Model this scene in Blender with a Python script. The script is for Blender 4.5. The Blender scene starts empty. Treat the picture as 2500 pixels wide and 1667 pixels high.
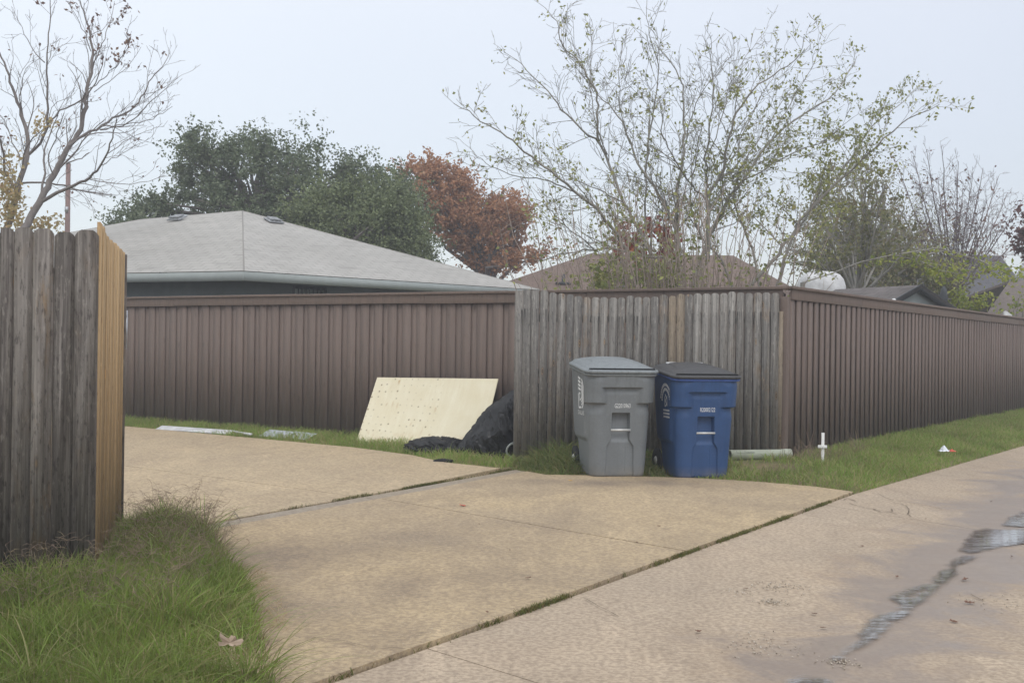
import bpy, math, random
import numpy as np
from mathutils import Vector, Matrix, noise

S = bpy.context.scene
C = S.collection
RNG = np.random.default_rng(7)
random.seed(7)

# ------------------------------------------------------------------ camera
FPX, HEYE, CX, CY = 2800.0, 1.30, 1250.0, 833.5
ROLL = math.radians(0.789)
PITCH = math.radians(0.164)
fw = np.array([0, math.cos(PITCH), math.sin(PITCH)])
r0 = np.array([1.0, 0, 0]); u0 = np.cross(r0, fw)
cr, sr = math.cos(ROLL), math.sin(ROLL)
RT = cr * r0 + sr * u0
UP = cr * u0 - sr * r0
cam = bpy.data.objects.new('camera', bpy.data.cameras.new('camera'))
C.objects.link(cam)
cam.data.sensor_width = 36.0
cam.data.lens = 36.0 * FPX / 2500.0
cam.data.clip_end = 2000
cam.matrix_world = Matrix(((RT[0], UP[0], -fw[0], 0), (RT[1], UP[1], -fw[1], 0), (RT[2], UP[2], -fw[2], HEYE), (0, 0, 0, 1)))
S.camera = cam

# ------------------------------------------------------------------ sky and sun: bright overcast, low cloud
SUN_EL, SUN_AZ = math.radians(48), math.radians(160)
w = bpy.data.worlds.new('World'); S.world = w; w.use_nodes = True
nt = w.node_tree; nt.nodes.clear()
wo = nt.nodes.new('ShaderNodeOutputWorld'); bg = nt.nodes.new('ShaderNodeBackground'); bg2 = nt.nodes.new('ShaderNodeBackground')
sky = nt.nodes.new('ShaderNodeTexSky'); sky.sky_type = 'NISHITA'; sky.sun_disc = False
sky.sun_elevation = SUN_EL; sky.sun_rotation = SUN_AZ
nt.links.new(sky.outputs[0], bg.inputs[0]); bg.inputs[1].default_value = 0.05
tc = nt.nodes.new('ShaderNodeTexCoord'); sp = nt.nodes.new('ShaderNodeSeparateXYZ'); nt.links.new(tc.outputs['Generated'], sp.inputs[0])
mr = nt.nodes.new('ShaderNodeMapRange'); mr.inputs[1].default_value = -0.5; mr.inputs[2].default_value = 0.5
nt.links.new(sp.outputs[0], mr.inputs[0])
mxc = nt.nodes.new('ShaderNodeMix'); mxc.data_type = 'RGBA'
nt.links.new(mr.outputs[0], mxc.inputs[0])
mxc.inputs[6].default_value = (0.545, 0.548, 0.542, 1); mxc.inputs[7].default_value = (0.425, 0.428, 0.45, 1)
mr2 = nt.nodes.new('ShaderNodeMapRange'); mr2.inputs[1].default_value = 0.0; mr2.inputs[2].default_value = 1.0
mr2.inputs[3].default_value = 0.96; mr2.inputs[4].default_value = 2.2
nt.links.new(sp.outputs[2], mr2.inputs[0])
cn = nt.nodes.new('ShaderNodeTexNoise'); cn.inputs['Scale'].default_value = 1.6; cn.inputs['Detail'].default_value = 3
nt.links.new(tc.outputs['Generated'], cn.inputs[0])
mr3 = nt.nodes.new('ShaderNodeMapRange'); mr3.inputs[1].default_value = 0.3; mr3.inputs[2].default_value = 0.7; mr3.inputs[3].default_value = 0.965; mr3.inputs[4].default_value = 1.035
nt.links.new(cn.outputs[0], mr3.inputs[0])
mu = nt.nodes.new('ShaderNodeMath'); mu.operation = 'MULTIPLY'
nt.links.new(mr2.outputs[0], mu.inputs[0]); nt.links.new(mr3.outputs[0], mu.inputs[1])
nt.links.new(mxc.outputs[2], bg2.inputs[0]); nt.links.new(mu.outputs[0], bg2.inputs[1])
ad = nt.nodes.new('ShaderNodeAddShader')
nt.links.new(bg.outputs[0], ad.inputs[0]); nt.links.new(bg2.outputs[0], ad.inputs[1]); nt.links.new(ad.outputs[0], wo.inputs[0])
sun = bpy.data.lights.new('sun', 'SUN'); sun.energy = 0.9; sun.angle = math.radians(25); sun.color = (1, 0.97, 0.92)
so = bpy.data.objects.new('sun', sun); C.objects.link(so)
sd = Vector((math.sin(SUN_AZ) * math.cos(SUN_EL), math.cos(SUN_AZ) * math.cos(SUN_EL), math.sin(SUN_EL)))
so.rotation_euler = sd.to_track_quat('Z', 'Y').to_euler()
S.view_settings.view_transform = 'Standard'
S.view_settings.look = 'None'
S.view_settings.exposure = 0.22
S.view_settings.gamma = 1.0
S.cycles.max_bounces = 6
S.cycles.transparent_max_bounces = 12
S.cycles.use_denoising = True
S.cycles.volume_bounces = 0
S.cycles.denoising_prefilter = 'ACCURATE'


# ------------------------------------------------------------------ helpers
def ray(px, py):
    return fw + (px - CX) / FPX * RT - (py - CY) / FPX * UP
def G(px, py, z=0.0):
    d = ray(px, py); t = (z - HEYE) / d[2]; return d * t + np.array([0, 0, HEYE])
def D(px, py, Y):
    d = ray(px, py); return d * (Y / d[1]) + np.array([0, 0, HEYE])
def sm(a, b, x):
    t = np.clip((np.asarray(x, float) - a) / (b - a), 0, 1); return t * t * (3 - 2 * t)

def tag(o, label=None, cat=None, group=None, kind=None):
    if label: o['label'] = label
    if cat: o['category'] = cat
    if group: o['group'] = group
    if kind: o['kind'] = kind
    return o
def thing(name, label, cat, loc=(0, 0, 0), rotz=0, group=None):
    o = bpy.data.objects.new(name, None); C.objects.link(o)
    o.empty_display_size = 0.1
    o.location = loc; o.rotation_euler = (0, 0, rotz)
    return tag(o, label, cat, group)

class MB:
    def __init__(s): s.v = []; s.n = 0; s.f = []; s.uv = []; s.at = []
    def add(s, v, faces, att=None):
        v = np.asarray(v, float).reshape(-1, 3)
        if isinstance(faces, np.ndarray): s.f.append(faces + s.n)
        else:
            for k in set(len(f) for f in faces):
                s.f.append(np.array([f for f in faces if len(f) == k], int) + s.n)
        s.v.append(v); s.n += len(v)
        s.at.append(np.zeros(len(v)) if att is None else np.broadcast_to(np.asarray(att, float), (len(v),)))
    def box(s, c, d, M=None, att=None):
        c = np.array(c, float); d = np.array(d, float) / 2
        v = np.array([[x, y, z] for x in (-1, 1) for y in (-1, 1) for z in (-1, 1)], float) * d + c
        if M is not None: v = v @ np.array(M)[:3, :3].T + np.array(M)[:3, 3]
        s.add(v, [(0, 1, 3, 2), (4, 6, 7, 5), (0, 4, 5, 1), (2, 3, 7, 6), (0, 2, 6, 4), (1, 5, 7, 3)], att)
    def tube(s, pts, rad, n=6, cap=True):
        pts = np.asarray(pts, float); m = len(pts)
        rad = np.broadcast_to(np.asarray(rad, float), (m,))
        t = np.gradient(pts, axis=0); t /= np.linalg.norm(t, axis=1)[:, None] + 1e-12
        ref = np.array([0.31, 0.87, 0.12]) if abs(t[0] @ np.array([0.31, 0.87, 0.12])) < 0.8 else np.array([1.0, 0, 0])
        a = np.cross(t, ref); a /= np.linalg.norm(a, axis=1)[:, None] + 1e-12
        b = np.cross(t, a)
        th = np.arange(n) / n * 2 * np.pi
        v = pts[:, None] + rad[:, None, None] * (np.cos(th)[None, :, None] * a[:, None] + np.sin(th)[None, :, None] * b[:, None])
        i = np.arange(m - 1)[:, None] * n; j = np.arange(n)[None]; k = (j + 1) % n
        q = np.stack([i + j, i + k, i + n + k, i + n + j], -1).reshape(-1, 4)
        base = s.n
        s.add(v.reshape(-1, 3), q)
        if cap:
            s.f.append(np.array([list(range(n))[::-1]]) + base)
            s.f.append(np.array([list(range(n))]) + base + (m - 1) * n)
    def prism(s, poly, axis_o, ex, ey, ez, t, att=None):
        """polygon (2-D) in plane ex,ey at axis_o, extruded t along ez"""
        poly = np.asarray(poly, float); n = len(poly)
        ex, ey, ez, o = map(lambda q: np.asarray(q, float), (ex, ey, ez, axis_o))
        a = o + poly[:, :1] * ex + poly[:, 1:] * ey
        v = np.concatenate([a, a + ez * t])
        f = [tuple(range(n))[::-1], tuple(range(n, 2 * n))] + [(i, (i + 1) % n, n + (i + 1) % n, n + i) for i in range(n)]
        s.add(v, f, att)
    def build(s, name, mat, parent=None, smooth=False, attname=None, uvs=None):
        me = bpy.data.meshes.new(name)
        v = np.concatenate(s.v) if s.v else np.zeros((0, 3))
        me.vertices.add(len(v)); me.vertices.foreach_set('co', v.ravel())
        loops = np.concatenate([f.ravel() for f in s.f]); tot = np.concatenate([np.full(len(f), f.shape[1]) for f in s.f])
        st = np.concatenate([[0], np.cumsum(tot)[:-1]])
        me.loops.add(len(loops)); me.loops.foreach_set('vertex_index', loops.astype(np.int32))
        me.polygons.add(len(tot)); me.polygons.foreach_set('loop_start', st.astype(np.int32)); me.polygons.foreach_set('loop_total', tot.astype(np.int32))
        if smooth: me.polygons.foreach_set('use_smooth', np.ones(len(tot), bool))
        me.update(calc_edges=True); me.validate()
        if attname:
            a = me.attributes.new(attname, 'FLOAT', 'POINT'); a.data.foreach_set('value', np.concatenate(s.at).astype(np.float32))
        if mat: me.materials.append(mat)
        o = bpy.data.objects.new(name, me); C.objects.link(o)
        if parent: o.parent = parent
        return o

def bevel(o, w=0.004, seg=2):
    m = o.modifiers.new('bevel', 'BEVEL'); m.width = w; m.segments = seg; m.limit_method = 'ANGLE'; m.angle_limit = math.radians(40)
    return o

# ---- materials
class NT:
    def __init__(s, name):
        s.m = bpy.data.materials.new(name); s.m.use_nodes = True; s.t = s.m.node_tree; s.t.nodes.clear()
        s.out = s.n('ShaderNodeOutputMaterial'); s.b = s.n('ShaderNodeBsdfPrincipled'); s.l(s.b.outputs[0], s.out.inputs[0])
    def n(s, t, **k):
        x = s.t.nodes.new(t)
        for a, b in k.items(): setattr(x, a, b)
        return x
    def l(s, a, b): s.t.links.new(a, b)
    def inp(s, sock, v):
        if isinstance(v, bpy.types.NodeSocket): s.l(v, sock)
        elif v is not None: sock.default_value = v
    def obj(s): return s.n('ShaderNodeTexCoord').outputs['Object']
    def map(s, v, sc=(1, 1, 1), loc=None):
        m = s.n('ShaderNodeMapping'); s.l(v, m.inputs[0]); m.inputs['Scale'].default_value = sc
        if loc is not None: s.inp(m.inputs['Location'], loc)
        return m.outputs[0]
    def noise(s, v, scale=5, detail=4, rough=0.55, dist=0):
        x = s.n('ShaderNodeTexNoise'); s.l(v, x.inputs[0]); x.inputs['Scale'].default_value = scale; x.inputs['Detail'].default_value = detail
        x.inputs['Roughness'].default_value = rough; x.inputs['Distortion'].default_value = dist
        return x.outputs[0]
    def voro(s, v, scale=5, feature='F1', rand=1.0, out='Distance'):
        x = s.n('ShaderNodeTexVoronoi'); x.feature = feature; s.l(v, x.inputs[0]); x.inputs['Scale'].default_value = scale; x.inputs['Randomness'].default_value = rand
        return x.outputs[out]
    def mr(s, v, a, b, c=0.0, d=1.0, smooth=False):
        x = s.n('ShaderNodeMapRange'); s.inp(x.inputs[0], v)
        if smooth: x.interpolation_type = 'SMOOTHSTEP'
        for i, q in enumerate((a, b, c, d)): x.inputs[i + 1].default_value = q
        return x.outputs[0]
    def math(s, op, a, b=None, clamp=False):
        x = s.n('ShaderNodeMath', operation=op, use_clamp=clamp); s.inp(x.inputs[0], a); s.inp(x.inputs[1], b); return x.outputs[0]
    def mix(s, f, a, b, mode='MIX'):
        x = s.n('ShaderNodeMix'); x.data_type = 'RGBA'; x.blend_type = mode
        s.inp(x.inputs[0], f)
        for i, q in ((6, a), (7, b)):
            if isinstance(q, (tuple, list)) and len(q) == 3: q = (*q, 1)
            s.inp(x.inputs[i], q)
        return x.outputs[2]
    def ramp(s, v, stops):
        x = s.n('ShaderNodeValToRGB'); s.l(v, x.inputs[0]); e = x.color_ramp.elements
        while len(e) < len(stops): e.new(0.5)
        for q, (p, c) in zip(e, stops): q.position = p; q.color = (*c, 1)
        return x.outputs[0]
    def att(s, name): return s.n('ShaderNodeAttribute', attribute_name=name).outputs['Fac']
    def island(s): return s.n('ShaderNodeNewGeometry').outputs['Random Per Island']
    def bump(s, h, st=0.3, dist=0.01, prev=None):
        x = s.n('ShaderNodeBump'); s.l(h, x.inputs['Height']); x.inputs['Strength'].default_value = st; x.inputs['Distance'].default_value = dist
        if prev: s.l(prev, x.inputs['Normal'])
        return x.outputs[0]
    def done(s, col=None, rough=0.8, nrm=None, spec=0.3, metal=0):
        if isinstance(col, (tuple, list)) and len(col) == 3: col = (*col, 1)
        s.inp(s.b.inputs['Base Color'], col); s.inp(s.b.inputs['Roughness'], rough)
        s.inp(s.b.inputs['Specular IOR Level'], spec); s.b.inputs['Metallic'].default_value = metal
        if nrm: s.l(nrm, s.b.inputs['Normal'])
        return s.m
def xyz(t, v):
    x = t.n('ShaderNodeSeparateXYZ'); t.l(v, x.inputs[0]); return x.outputs
def comb(t, x=0.0, y=0.0, z=0.0):
    c = t.n('ShaderNodeCombineXYZ'); t.inp(c.inputs[0], x); t.inp(c.inputs[1], y); t.inp(c.inputs[2], z); return c.outputs[0]

def mat_plain(name, col, rough=0.6, var=0.12, nscale=6, bump=0.1, spec=0.35, metal=0):
    t = NT(name); o = t.obj(); n = t.noise(o, nscale, 5)
    c = t.mix(t.mr(n, 0.3, 0.7), tuple(x * (1 - var) for x in col), tuple(min(1, x * (1 + var)) for x in col))
    f = t.noise(o, nscale * 14, 3)
    return t.done(c, rough, t.bump(f, bump, 0.003), spec, metal)

def mat_concrete(name, ca, cb, cdark, gray, speck=1.0, wet=False, stain=False):
    t = NT(name); g = t.n('ShaderNodeNewGeometry').outputs['Position']
    n1 = t.noise(g, 0.45, 6, 0.6); n2 = t.noise(g, 1.9, 7, 0.65, 0.6); n3 = t.noise(g, 40, 3)
    st = t.noise(t.map(g, (1.2, 0.5, 1)), 1.3, 8, 0.7, 0.8)
    c = t.mix(t.mr(n2, 0.32, 0.68), ca, cb)
    c = t.mix(t.mr(n1, 0.40, 0.60, 0, 0.6), c, gray)
    c = t.mix(t.mr(st, 0.47, 0.66, 0, 0.55), c, cdark)
    c = t.mix(t.mr(t.noise(t.map(g, (2.5, 0.7, 1)), 0.9, 7, 0.75, 1.2), 0.56, 0.70, 0, 0.5), c, tuple(min(1, x * 1.28) for x in ca))
    c = t.mix(t.mr(t.noise(g, 6, 6, 0.7), 0.58, 0.72, 0, 0.35), c, tuple(x * 0.55 for x in cdark))
    if stain:
        sa = t.math('MULTIPLY', t.att('wet'), t.mr(t.noise(g, 3.2, 8, 0.75, 0.5), 0.3, 0.7, 0.45, 1.25))
        c = t.mix(t.mr(sa, 0.12, 0.85, 0, 0.85), c, (0.20, 0.155, 0.115))
    # exposed aggregate
    v = t.voro(g, 85, out='Color'); vd = t.voro(g, 85)
    vs = t.n('ShaderNodeSeparateColor'); t.l(v, vs.inputs[0])
    agg = t.math('MULTIPLY', t.mr(vd, 0.32, 0.22), t.mr(vs.outputs[0], 0.45, 0.6))
    agg = t.math('MULTIPLY', agg, t.mr(t.noise(g, 0.9, 4), 0.4, 0.62, 0.25 * speck, 0.6 * speck))
    lighter = t.mix(vs.outputs[1], tuple(min(1, x * .75) for x in ca), (0.54, 0.47, 0.37))
    c = t.mix(agg, c, lighter)
    dk = t.math('MULTIPLY', t.mr(t.voro(g, 95), 0.3, 0.2), t.mr(t.noise(g, 23, 2), 0.52, 0.6))
    c = t.mix(t.math('MULTIPLY', dk, 0.5 * speck), c, tuple(x * 0.4 for x in ca))
    c = t.mix(t.mr(n3, 0.42, 0.60, 0, 0.42), c, (0.15, 0.11, 0.08))
    c = t.mix(t.mr(t.noise(g, 14, 5, 0.7), 0.5, 0.68, 0, 0.2), c, (0.16, 0.12, 0.09))
    h = t.math('ADD', t.noise(g, 90, 4, 0.7), t.math('MULTIPLY', vd, 0.8))
    nr = t.bump(h, 0.35, 0.006)
    nr = t.bump(n2, 0.2, 0.02, nr)
    rough = 0.85
    if wet:
        a = t.att('wet')
        w = t.math('ADD', a, t.mr(t.noise(g, 1.1, 8, 0.7, 0.5), 0.25, 0.75, -0.42, 0.42))
        wm = t.mr(w, 0.36, 0.66)
        wc = t.mix(0.70, c, (0.21, 0.163, 0.132)); wc = t.mix(t.mr(n2, 0.35, 0.7, 0, .5), wc, (0.235, 0.185, 0.15))
        rust = t.math('MULTIPLY', t.mr(w, 0.26, 0.48), t.mr(w, 0.66, 0.5))
        c = t.mix(t.math('MULTIPLY', rust, t.mr(n2, 0.4, 0.6, 0.05, 0.40)), c, (0.36, 0.26, 0.165))
        c = t.mix(wm, c, wc)
        rough = t.mr(t.math('MULTIPLY', wm, t.mr(t.noise(g, 2.5, 5), 0.35, 0.65, 0.6, 1)), 0, 1, 0.85, 0.30)
        b2 = t.n('ShaderNodeBump'); t.l(h, b2.inputs['Height']); b2.inputs['Distance'].default_value = 0.004; t.l(t.mr(wm, 0, 1, 0.4, 0.12), b2.inputs['Strength'])
        nr = b2.outputs[0]
    return t.done(c, rough, nr, 0.4)

def mat_wood(name, light, dark, warm, warmk=0.3, streaks=False, grain=1.0, seam=0.0, greyk=1.0):
    """weathered softwood, boards are islands, grain along local z"""
    t = NT(name); o = t.obj(); r = t.island()
    off = comb(t, t.math('MULTIPLY', r, 37.0), t.math('MULTIPLY', r, 11.0), t.math('MULTIPLY', r, 53.0))
    g = t.n('ShaderNodeVectorMath', operation='ADD'); t.l(o, g.inputs[0]); t.l(off, g.inputs[1]); g = g.outputs[0]
    fine = t.noise(t.map(g, (90 * grain, 90 * grain, 1.6)), 1, 5, 0.6, 0.3)
    broad = t.noise(t.map(g, (26, 26, 0.9)), 1, 8, 0.72, 0.7)
    blot = t.noise(t.map(g, (7, 7, 2.2)), 1, 8, 0.72, 0.6)
    spk = t.noise(t.map(g, (70, 70, 16)), 1, 3, 0.6)
    c = t.mix(t.mr(broad, 0.42, 0.58), dark, light)
    c = t.mix(t.mr(r, 0, 1, 0, 0.55), c, tuple(x * 0.55 for x in light))
    c = t.mix(t.mr(t.math('FRACT', t.math('MULTIPLY', r, 13.3)), 0.6, 1, 0, 0.45), c, tuple(min(1, x * 1.3) for x in light))
    c = t.mix(t.math('MULTIPLY', t.mr(blot, 0.5, 0.68), t.mr(t.math('FRACT', t.math('MULTIPLY', r, 7.7)), 0.35, 1.0, 0, warmk * 1.6), clamp=True), c, warm)
    c = t.mix(t.mr(fine, 0.35, 0.65, 0, 0.55 * greyk), c, tuple(x * 0.45 for x in dark))
    c = t.mix(t.mr(t.noise(t.map(g, (60, 60, 0.8)), 1, 4, 0.7), 0.6, 0.7, 0, 0.5), c, tuple(min(1, x * 1.5) for x in light))
    c = t.mix(t.mr(spk, 0.56, 0.68, 0, 0.6), c, tuple(x * 0.4 for x in dark))
    c = t.mix(t.mr(spk, 0.40, 0.30, 0, 0.35), c, tuple(min(1, x * 1.4) for x in light))
    # knots
    kv = t.map(g, (11, 11, 3.6)); kd = t.voro(kv, 1.0); ring = t.math('SINE', t.math('MULTIPLY', kd, 60))
    kc = t.n('ShaderNodeSeparateColor'); t.l(t.voro(kv, 1.0, out='Color'), kc.inputs[0])
    km = t.math('MULTIPLY', t.mr(kd, 0.24, 0.08), t.mr(kc.outputs[0], 0.62, 0.66))
    c = t.mix(t.math('MULTIPLY', km, 0.85), c, t.mix(t.mr(ring, -1, 1), tuple(x * 0.35 for x in dark), warm))
    if streaks:
        a = t.att('td')
        sx = t.noise(t.map(g, (75, 4, 0.25)), 1, 2, 0.5)
        win = t.math('MULTIPLY', t.mr(a, -0.2, -0.215), t.mr(a, -0.5, -0.235))
        c = t.mix(t.math('MULTIPLY', t.mr(sx, 0.54, 0.6, 0, 0.85), win), c, tuple(x * 0.25 for x in dark))
        c = t.mix(t.math('MULTIPLY', t.mr(a, -0.2, -0.3, 0, 0.32), t.mr(broad, 0.4, 0.7)), c, tuple(x * 0.5 for x in dark))
        c = t.mix(t.math('MULTIPLY', t.mr(a, -0.9, -1.7, 0, 0.45), t.mr(blot, 0.4, 0.6)), c, tuple(0.55 * x + 0.45 * y * 0.5 for x, y in zip(light, warm)))
    h = t.math('ADD', t.math('MULTIPLY', fine, 0.7), t.math('MULTIPLY', broad, 1.0))
    nr = t.bump(h, 0.55, 0.008)
    return t.done(c, 0.88, nr, 0.2)

def mat_paintwood(name, col):
    t = NT(name); o = t.obj(); r = t.island()
    off = comb(t, t.math('MULTIPLY', r, 37.0), 0.0, t.math('MULTIPLY', r, 53.0))
    g = t.n('ShaderNodeVectorMath', operation='ADD'); t.l(o, g.inputs[0]); t.l(off, g.inputs[1]); g = g.outputs[0]
    n = t.noise(t.map(g, (34, 34, 1.4)), 1, 7, 0.7, 0.5); b = t.noise(t.map(g, (5, 5, 1.5)), 1, 8, 0.7)
    c = t.mix(t.mr(r, 0, 1), tuple(x * 0.90 for x in col), tuple(x * 1.09 for x in col))
    c = t.mix(t.mr(b, 0.35, 0.7, 0, 0.5), c, (col[0] * 1.15, col[1] * 1.05, col[2] * 0.98))
    c = t.mix(t.mr(n, 0.42, 0.62, 0, 0.38), c, tuple(x * 0.6 for x in col))
    c = t.mix(t.mr(t.noise(t.map(g, (60, 60, 14)), 1, 3), 0.58, 0.7, 0, 0.4), c, tuple(x * 0.5 for x in col))
    kv = t.map(g, (9, 9, 3)); kd = t.voro(kv, 1.0)
    kc = t.n('ShaderNodeSeparateColor'); t.l(t.voro(kv, 1.0, out='Color'), kc.inputs[0])
    km = t.math('MULTIPLY', t.mr(kd, 0.2, 0.07), t.mr(kc.outputs[0], 0.7, 0.75))
    c = t.mix(t.math('MULTIPLY', km, 0.5), c, tuple(x * 0.45 for x in col))
    z = xyz(t, o)[2]; c = t.mix(t.math('MULTIPLY', t.mr(z, 0.45, 0.05, 0, 0.6), t.mr(t.noise(o, 7, 5, 0.7), 0.35, 0.65)), c, (0.17, 0.145, 0.12))
    return t.done(c, 0.72, t.bump(t.noise(t.map(g, (70, 70, 2)), 1, 4), 0.35, 0.004), 0.3)

def mat_leaf(name, cols, rough=0.6, trans=0.25):
    t = NT(name); r = t.island()
    n = len(cols); c = t.ramp(r, [(i / max(1, n - 1), q) for i, q in enumerate(cols)])
    g = t.n('ShaderNodeNewGeometry').outputs['Position']
    c = t.mix(t.mr(t.noise(g, 0.9, 3), 0.35, 0.65, 0, 0.4), c, tuple(x * 0.6 for x in cols[0]))
    t.done(c, rough, None, 0.25)
    tr = t.n('ShaderNodeBsdfTranslucent'); t.l(c, tr.inputs[0])
    mx = t.n('ShaderNodeMixShader'); mx.inputs[0].default_value = trans
    t.l(t.b.outputs[0], mx.inputs[1]); t.l(tr.outputs[0], mx.inputs[2]); t.l(mx.outputs[0], t.out.inputs[0])
    return t.m

def mat_bark(name, a, b):
    t = NT(name); g = t.obj(); n = t.noise(t.map(g, (1, 1, 0.35)), 14, 6, 0.65)
    c = t.mix(t.mr(n, 0.35, 0.65), a, b)
    c = t.mix(t.mr(t.noise(g, 1.2, 3), 0.4, 0.65, 0, 0.5), c, tuple(x * 1.5 for x in b))
    return t.done(c, 0.9, t.bump(n, 0.5, 0.02), 0.15)

def mat_shingle(name, a, b, dark, sc=(3.3, 7.2)):
    t = NT(name); uv = t.n('ShaderNodeTexCoord').outputs['UV']
    br = t.n('ShaderNodeTexBrick'); t.l(t.map(uv, (sc[0], sc[1], 1)), br.inputs[0])
    br.inputs['Scale'].default_value = 1; br.inputs['Mortar Size'].default_value = 0.045; br.inputs['Brick Width'].default_value = 1.0; br.inputs['Row Height'].default_value = 1.0
    br.inputs['Color1'].default_value = (*a, 1); br.inputs['Color2'].default_value = (*b, 1); br.inputs['Mortar'].default_value = (*dark, 1)
    br.inputs['Bias'].default_value = 0.0; br.inputs['Mortar Smooth'].default_value = 0.4
    n = t.noise(t.map(uv, (1.5, 9, 1)), 1, 5, 0.7); bl = t.noise(uv, 0.5, 5, 0.6)
    c = t.mix(0.35, br.outputs[0], t.mix(t.mr(n, 0.35, 0.65), a, b))
    c = t.mix(t.mr(t.noise(t.map(uv, (0.8, 7.2, 1)), 1, 2, 0.5), 0.62, 0.66, 0, 0.5), c, dark)
    c = t.mix(t.mr(bl, 0.4, 0.7, 0, 0.35), c, dark)
    c = t.mix(t.mr(t.noise(uv, 55, 2), 0.35, 0.65, 0, 0.2), c, dark)
    h = t.math('MULTIPLY', br.outputs['Fac'], -1.0)
    return t.done(c, 0.92, t.bump(h, 0.5, 0.01), 0.15)

M = {}
M['drive'] = mat_concrete('drive_concrete', (0.51, 0.39, 0.235), (0.46, 0.35, 0.205), (0.27, 0.205, 0.135), (0.36, 0.28, 0.185), 1.8, False, True)
M['drive_far'] = mat_concrete('drive_concrete_smooth', (0.53, 0.415, 0.26), (0.48, 0.37, 0.23), (0.34, 0.26, 0.17), (0.42, 0.33, 0.215), 0.8)
M['strip'] = mat_concrete('strip_concrete', (0.34, 0.285, 0.205), (0.30, 0.245, 0.175), (0.26, 0.21, 0.16), (0.32, 0.28, 0.23), 0.5)
M['alley'] = mat_concrete('alley_concrete', (0.49, 0.39, 0.28), (0.44, 0.345, 0.245), (0.32, 0.25, 0.18), (0.40, 0.325, 0.24), 1.5, True)
M['oldwood'] = mat_wood('weathered_picket', (0.34, 0.32, 0.29), (0.145, 0.137, 0.128), (0.30, 0.19, 0.10), 0.45, True)
M['darkwood'] = mat_wood('dark_weathered_picket', (0.25, 0.225, 0.20), (0.085, 0.072, 0.065), (0.24, 0.14, 0.05), 0.9, False, 0.8)
M['tanwood'] = mat_wood('tan_board', (0.33, 0.275, 0.21), (0.20, 0.165, 0.125), (0.34, 0.21, 0.10), 0.5)
M['cedar'] = mat_wood('new_cedar', (0.54, 0.38, 0.21), (0.42, 0.28, 0.145), (0.55, 0.31, 0.12), 0.3, False, 1.0, greyk=0.5)
M['brownpaint'] = mat_paintwood('brown_painted_wood', (0.165, 0.127, 0.108))
M['grass'] = mat_leaf('grass_blades', [(0.15, 0.21, 0.045), (0.21, 0.29, 0.055), (0.26, 0.38, 0.07), (0.27, 0.23, 0.10), (0.19, 0.27, 0.05), (0.42, 0.34, 0.19)], 0.5, 0.4)
M['grassfar'] = mat_leaf('short_grass', [(0.20, 0.29, 0.06), (0.26, 0.38, 0.08), (0.32, 0.45, 0.10), (0.40, 0.36, 0.15), (0.50, 0.40, 0.23)], 0.6, 0.42)
M['straw'] = mat_leaf('straw_stalks', [(0.27, 0.20, 0.15), (0.33, 0.24, 0.18), (0.23, 0.17, 0.135), (0.42, 0.34, 0.20)], 0.8, 0.2)
M['bark'] = mat_bark('grey_bark', (0.15, 0.145, 0.13), (0.28, 0.265, 0.235))
M['barkdark'] = mat_bark('dark_bark', (0.11, 0.095, 0.09), (0.19, 0.17, 0.16))
M['barkpurple'] = mat_bark('purplish_bark', (0.11, 0.08, 0.08), (0.18, 0.14, 0.14))


# ------------------------------------------------------------------ ground, driveway, alley
def ln(a, b, t): a, b = np.array(a[:2], float), np.array(b[:2], float); return a + (b - a) * t
B0 = np.array([-0.67, 4.38]); B1 = np.array([3.12, 10.35]); B2 = np.array([7.11, 15.88])
B3 = B2 + (B2 - B1) * 3.5
Bm = B0 - (B1 - B0) * 0.8
EDGE = [G(1255, 1152)[:2], G(1330, 1163)[:2], G(1480, 1165)[:2], G(1700, 1171)[:2], G(1850, 1180)[:2], G(1990, 1192)[:2], B1, B2, B3]
def dist_poly(P, pts):
    P = np.asarray(P, float); best = np.full(len(P), 1e9)
    for a, b in zip(pts[:-1], pts[1:]):
        a, b = np.array(a), np.array(b); d = b - a; t = np.clip(((P - a) @ d) / (d @ d), 0, 1)
        best = np.minimum(best, np.linalg.norm(P - (a + t[:, None] * d), axis=1))
    return best
def inside(P, poly):
    P = np.asarray(P, float); r = np.zeros(len(P), bool); n = len(poly)
    for i in range(n):
        (x1, y1), (x2, y2) = poly[i][:2], poly[(i + 1) % n][:2]
        c = ((y1 > P[:, 1]) != (y2 > P[:, 1])); xx = (x2 - x1) * (P[:, 1] - y1) / (y2 - y1 + 1e-12) + x1
        r ^= c & (P[:, 0] < xx)
    return r
# the verge behind the driveway and the alley rises a little towards the fences
CORNER = np.array([2.97, 12.5]); ADIR = np.array([0.566, 0.824]); SDIR = np.array([-0.838, 0.546])
VERGE = EDGE + [CORNER + ADIR * 40, CORNER + ADIR * 20, CORNER + np.array([0.3, 0.6]), G(1255, 1152)[:2] + np.array([0, 1.2])]
def ground_z(P):
    P = np.asarray(P, float); d = dist_poly(P, EDGE); ins = inside(P, VERGE)
    up = 0.115 * sm(0.0, 1.1, d) * sm(-0.1, 1.6, P[:, 0])
    return np.where(ins, up, 0.0)

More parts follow.
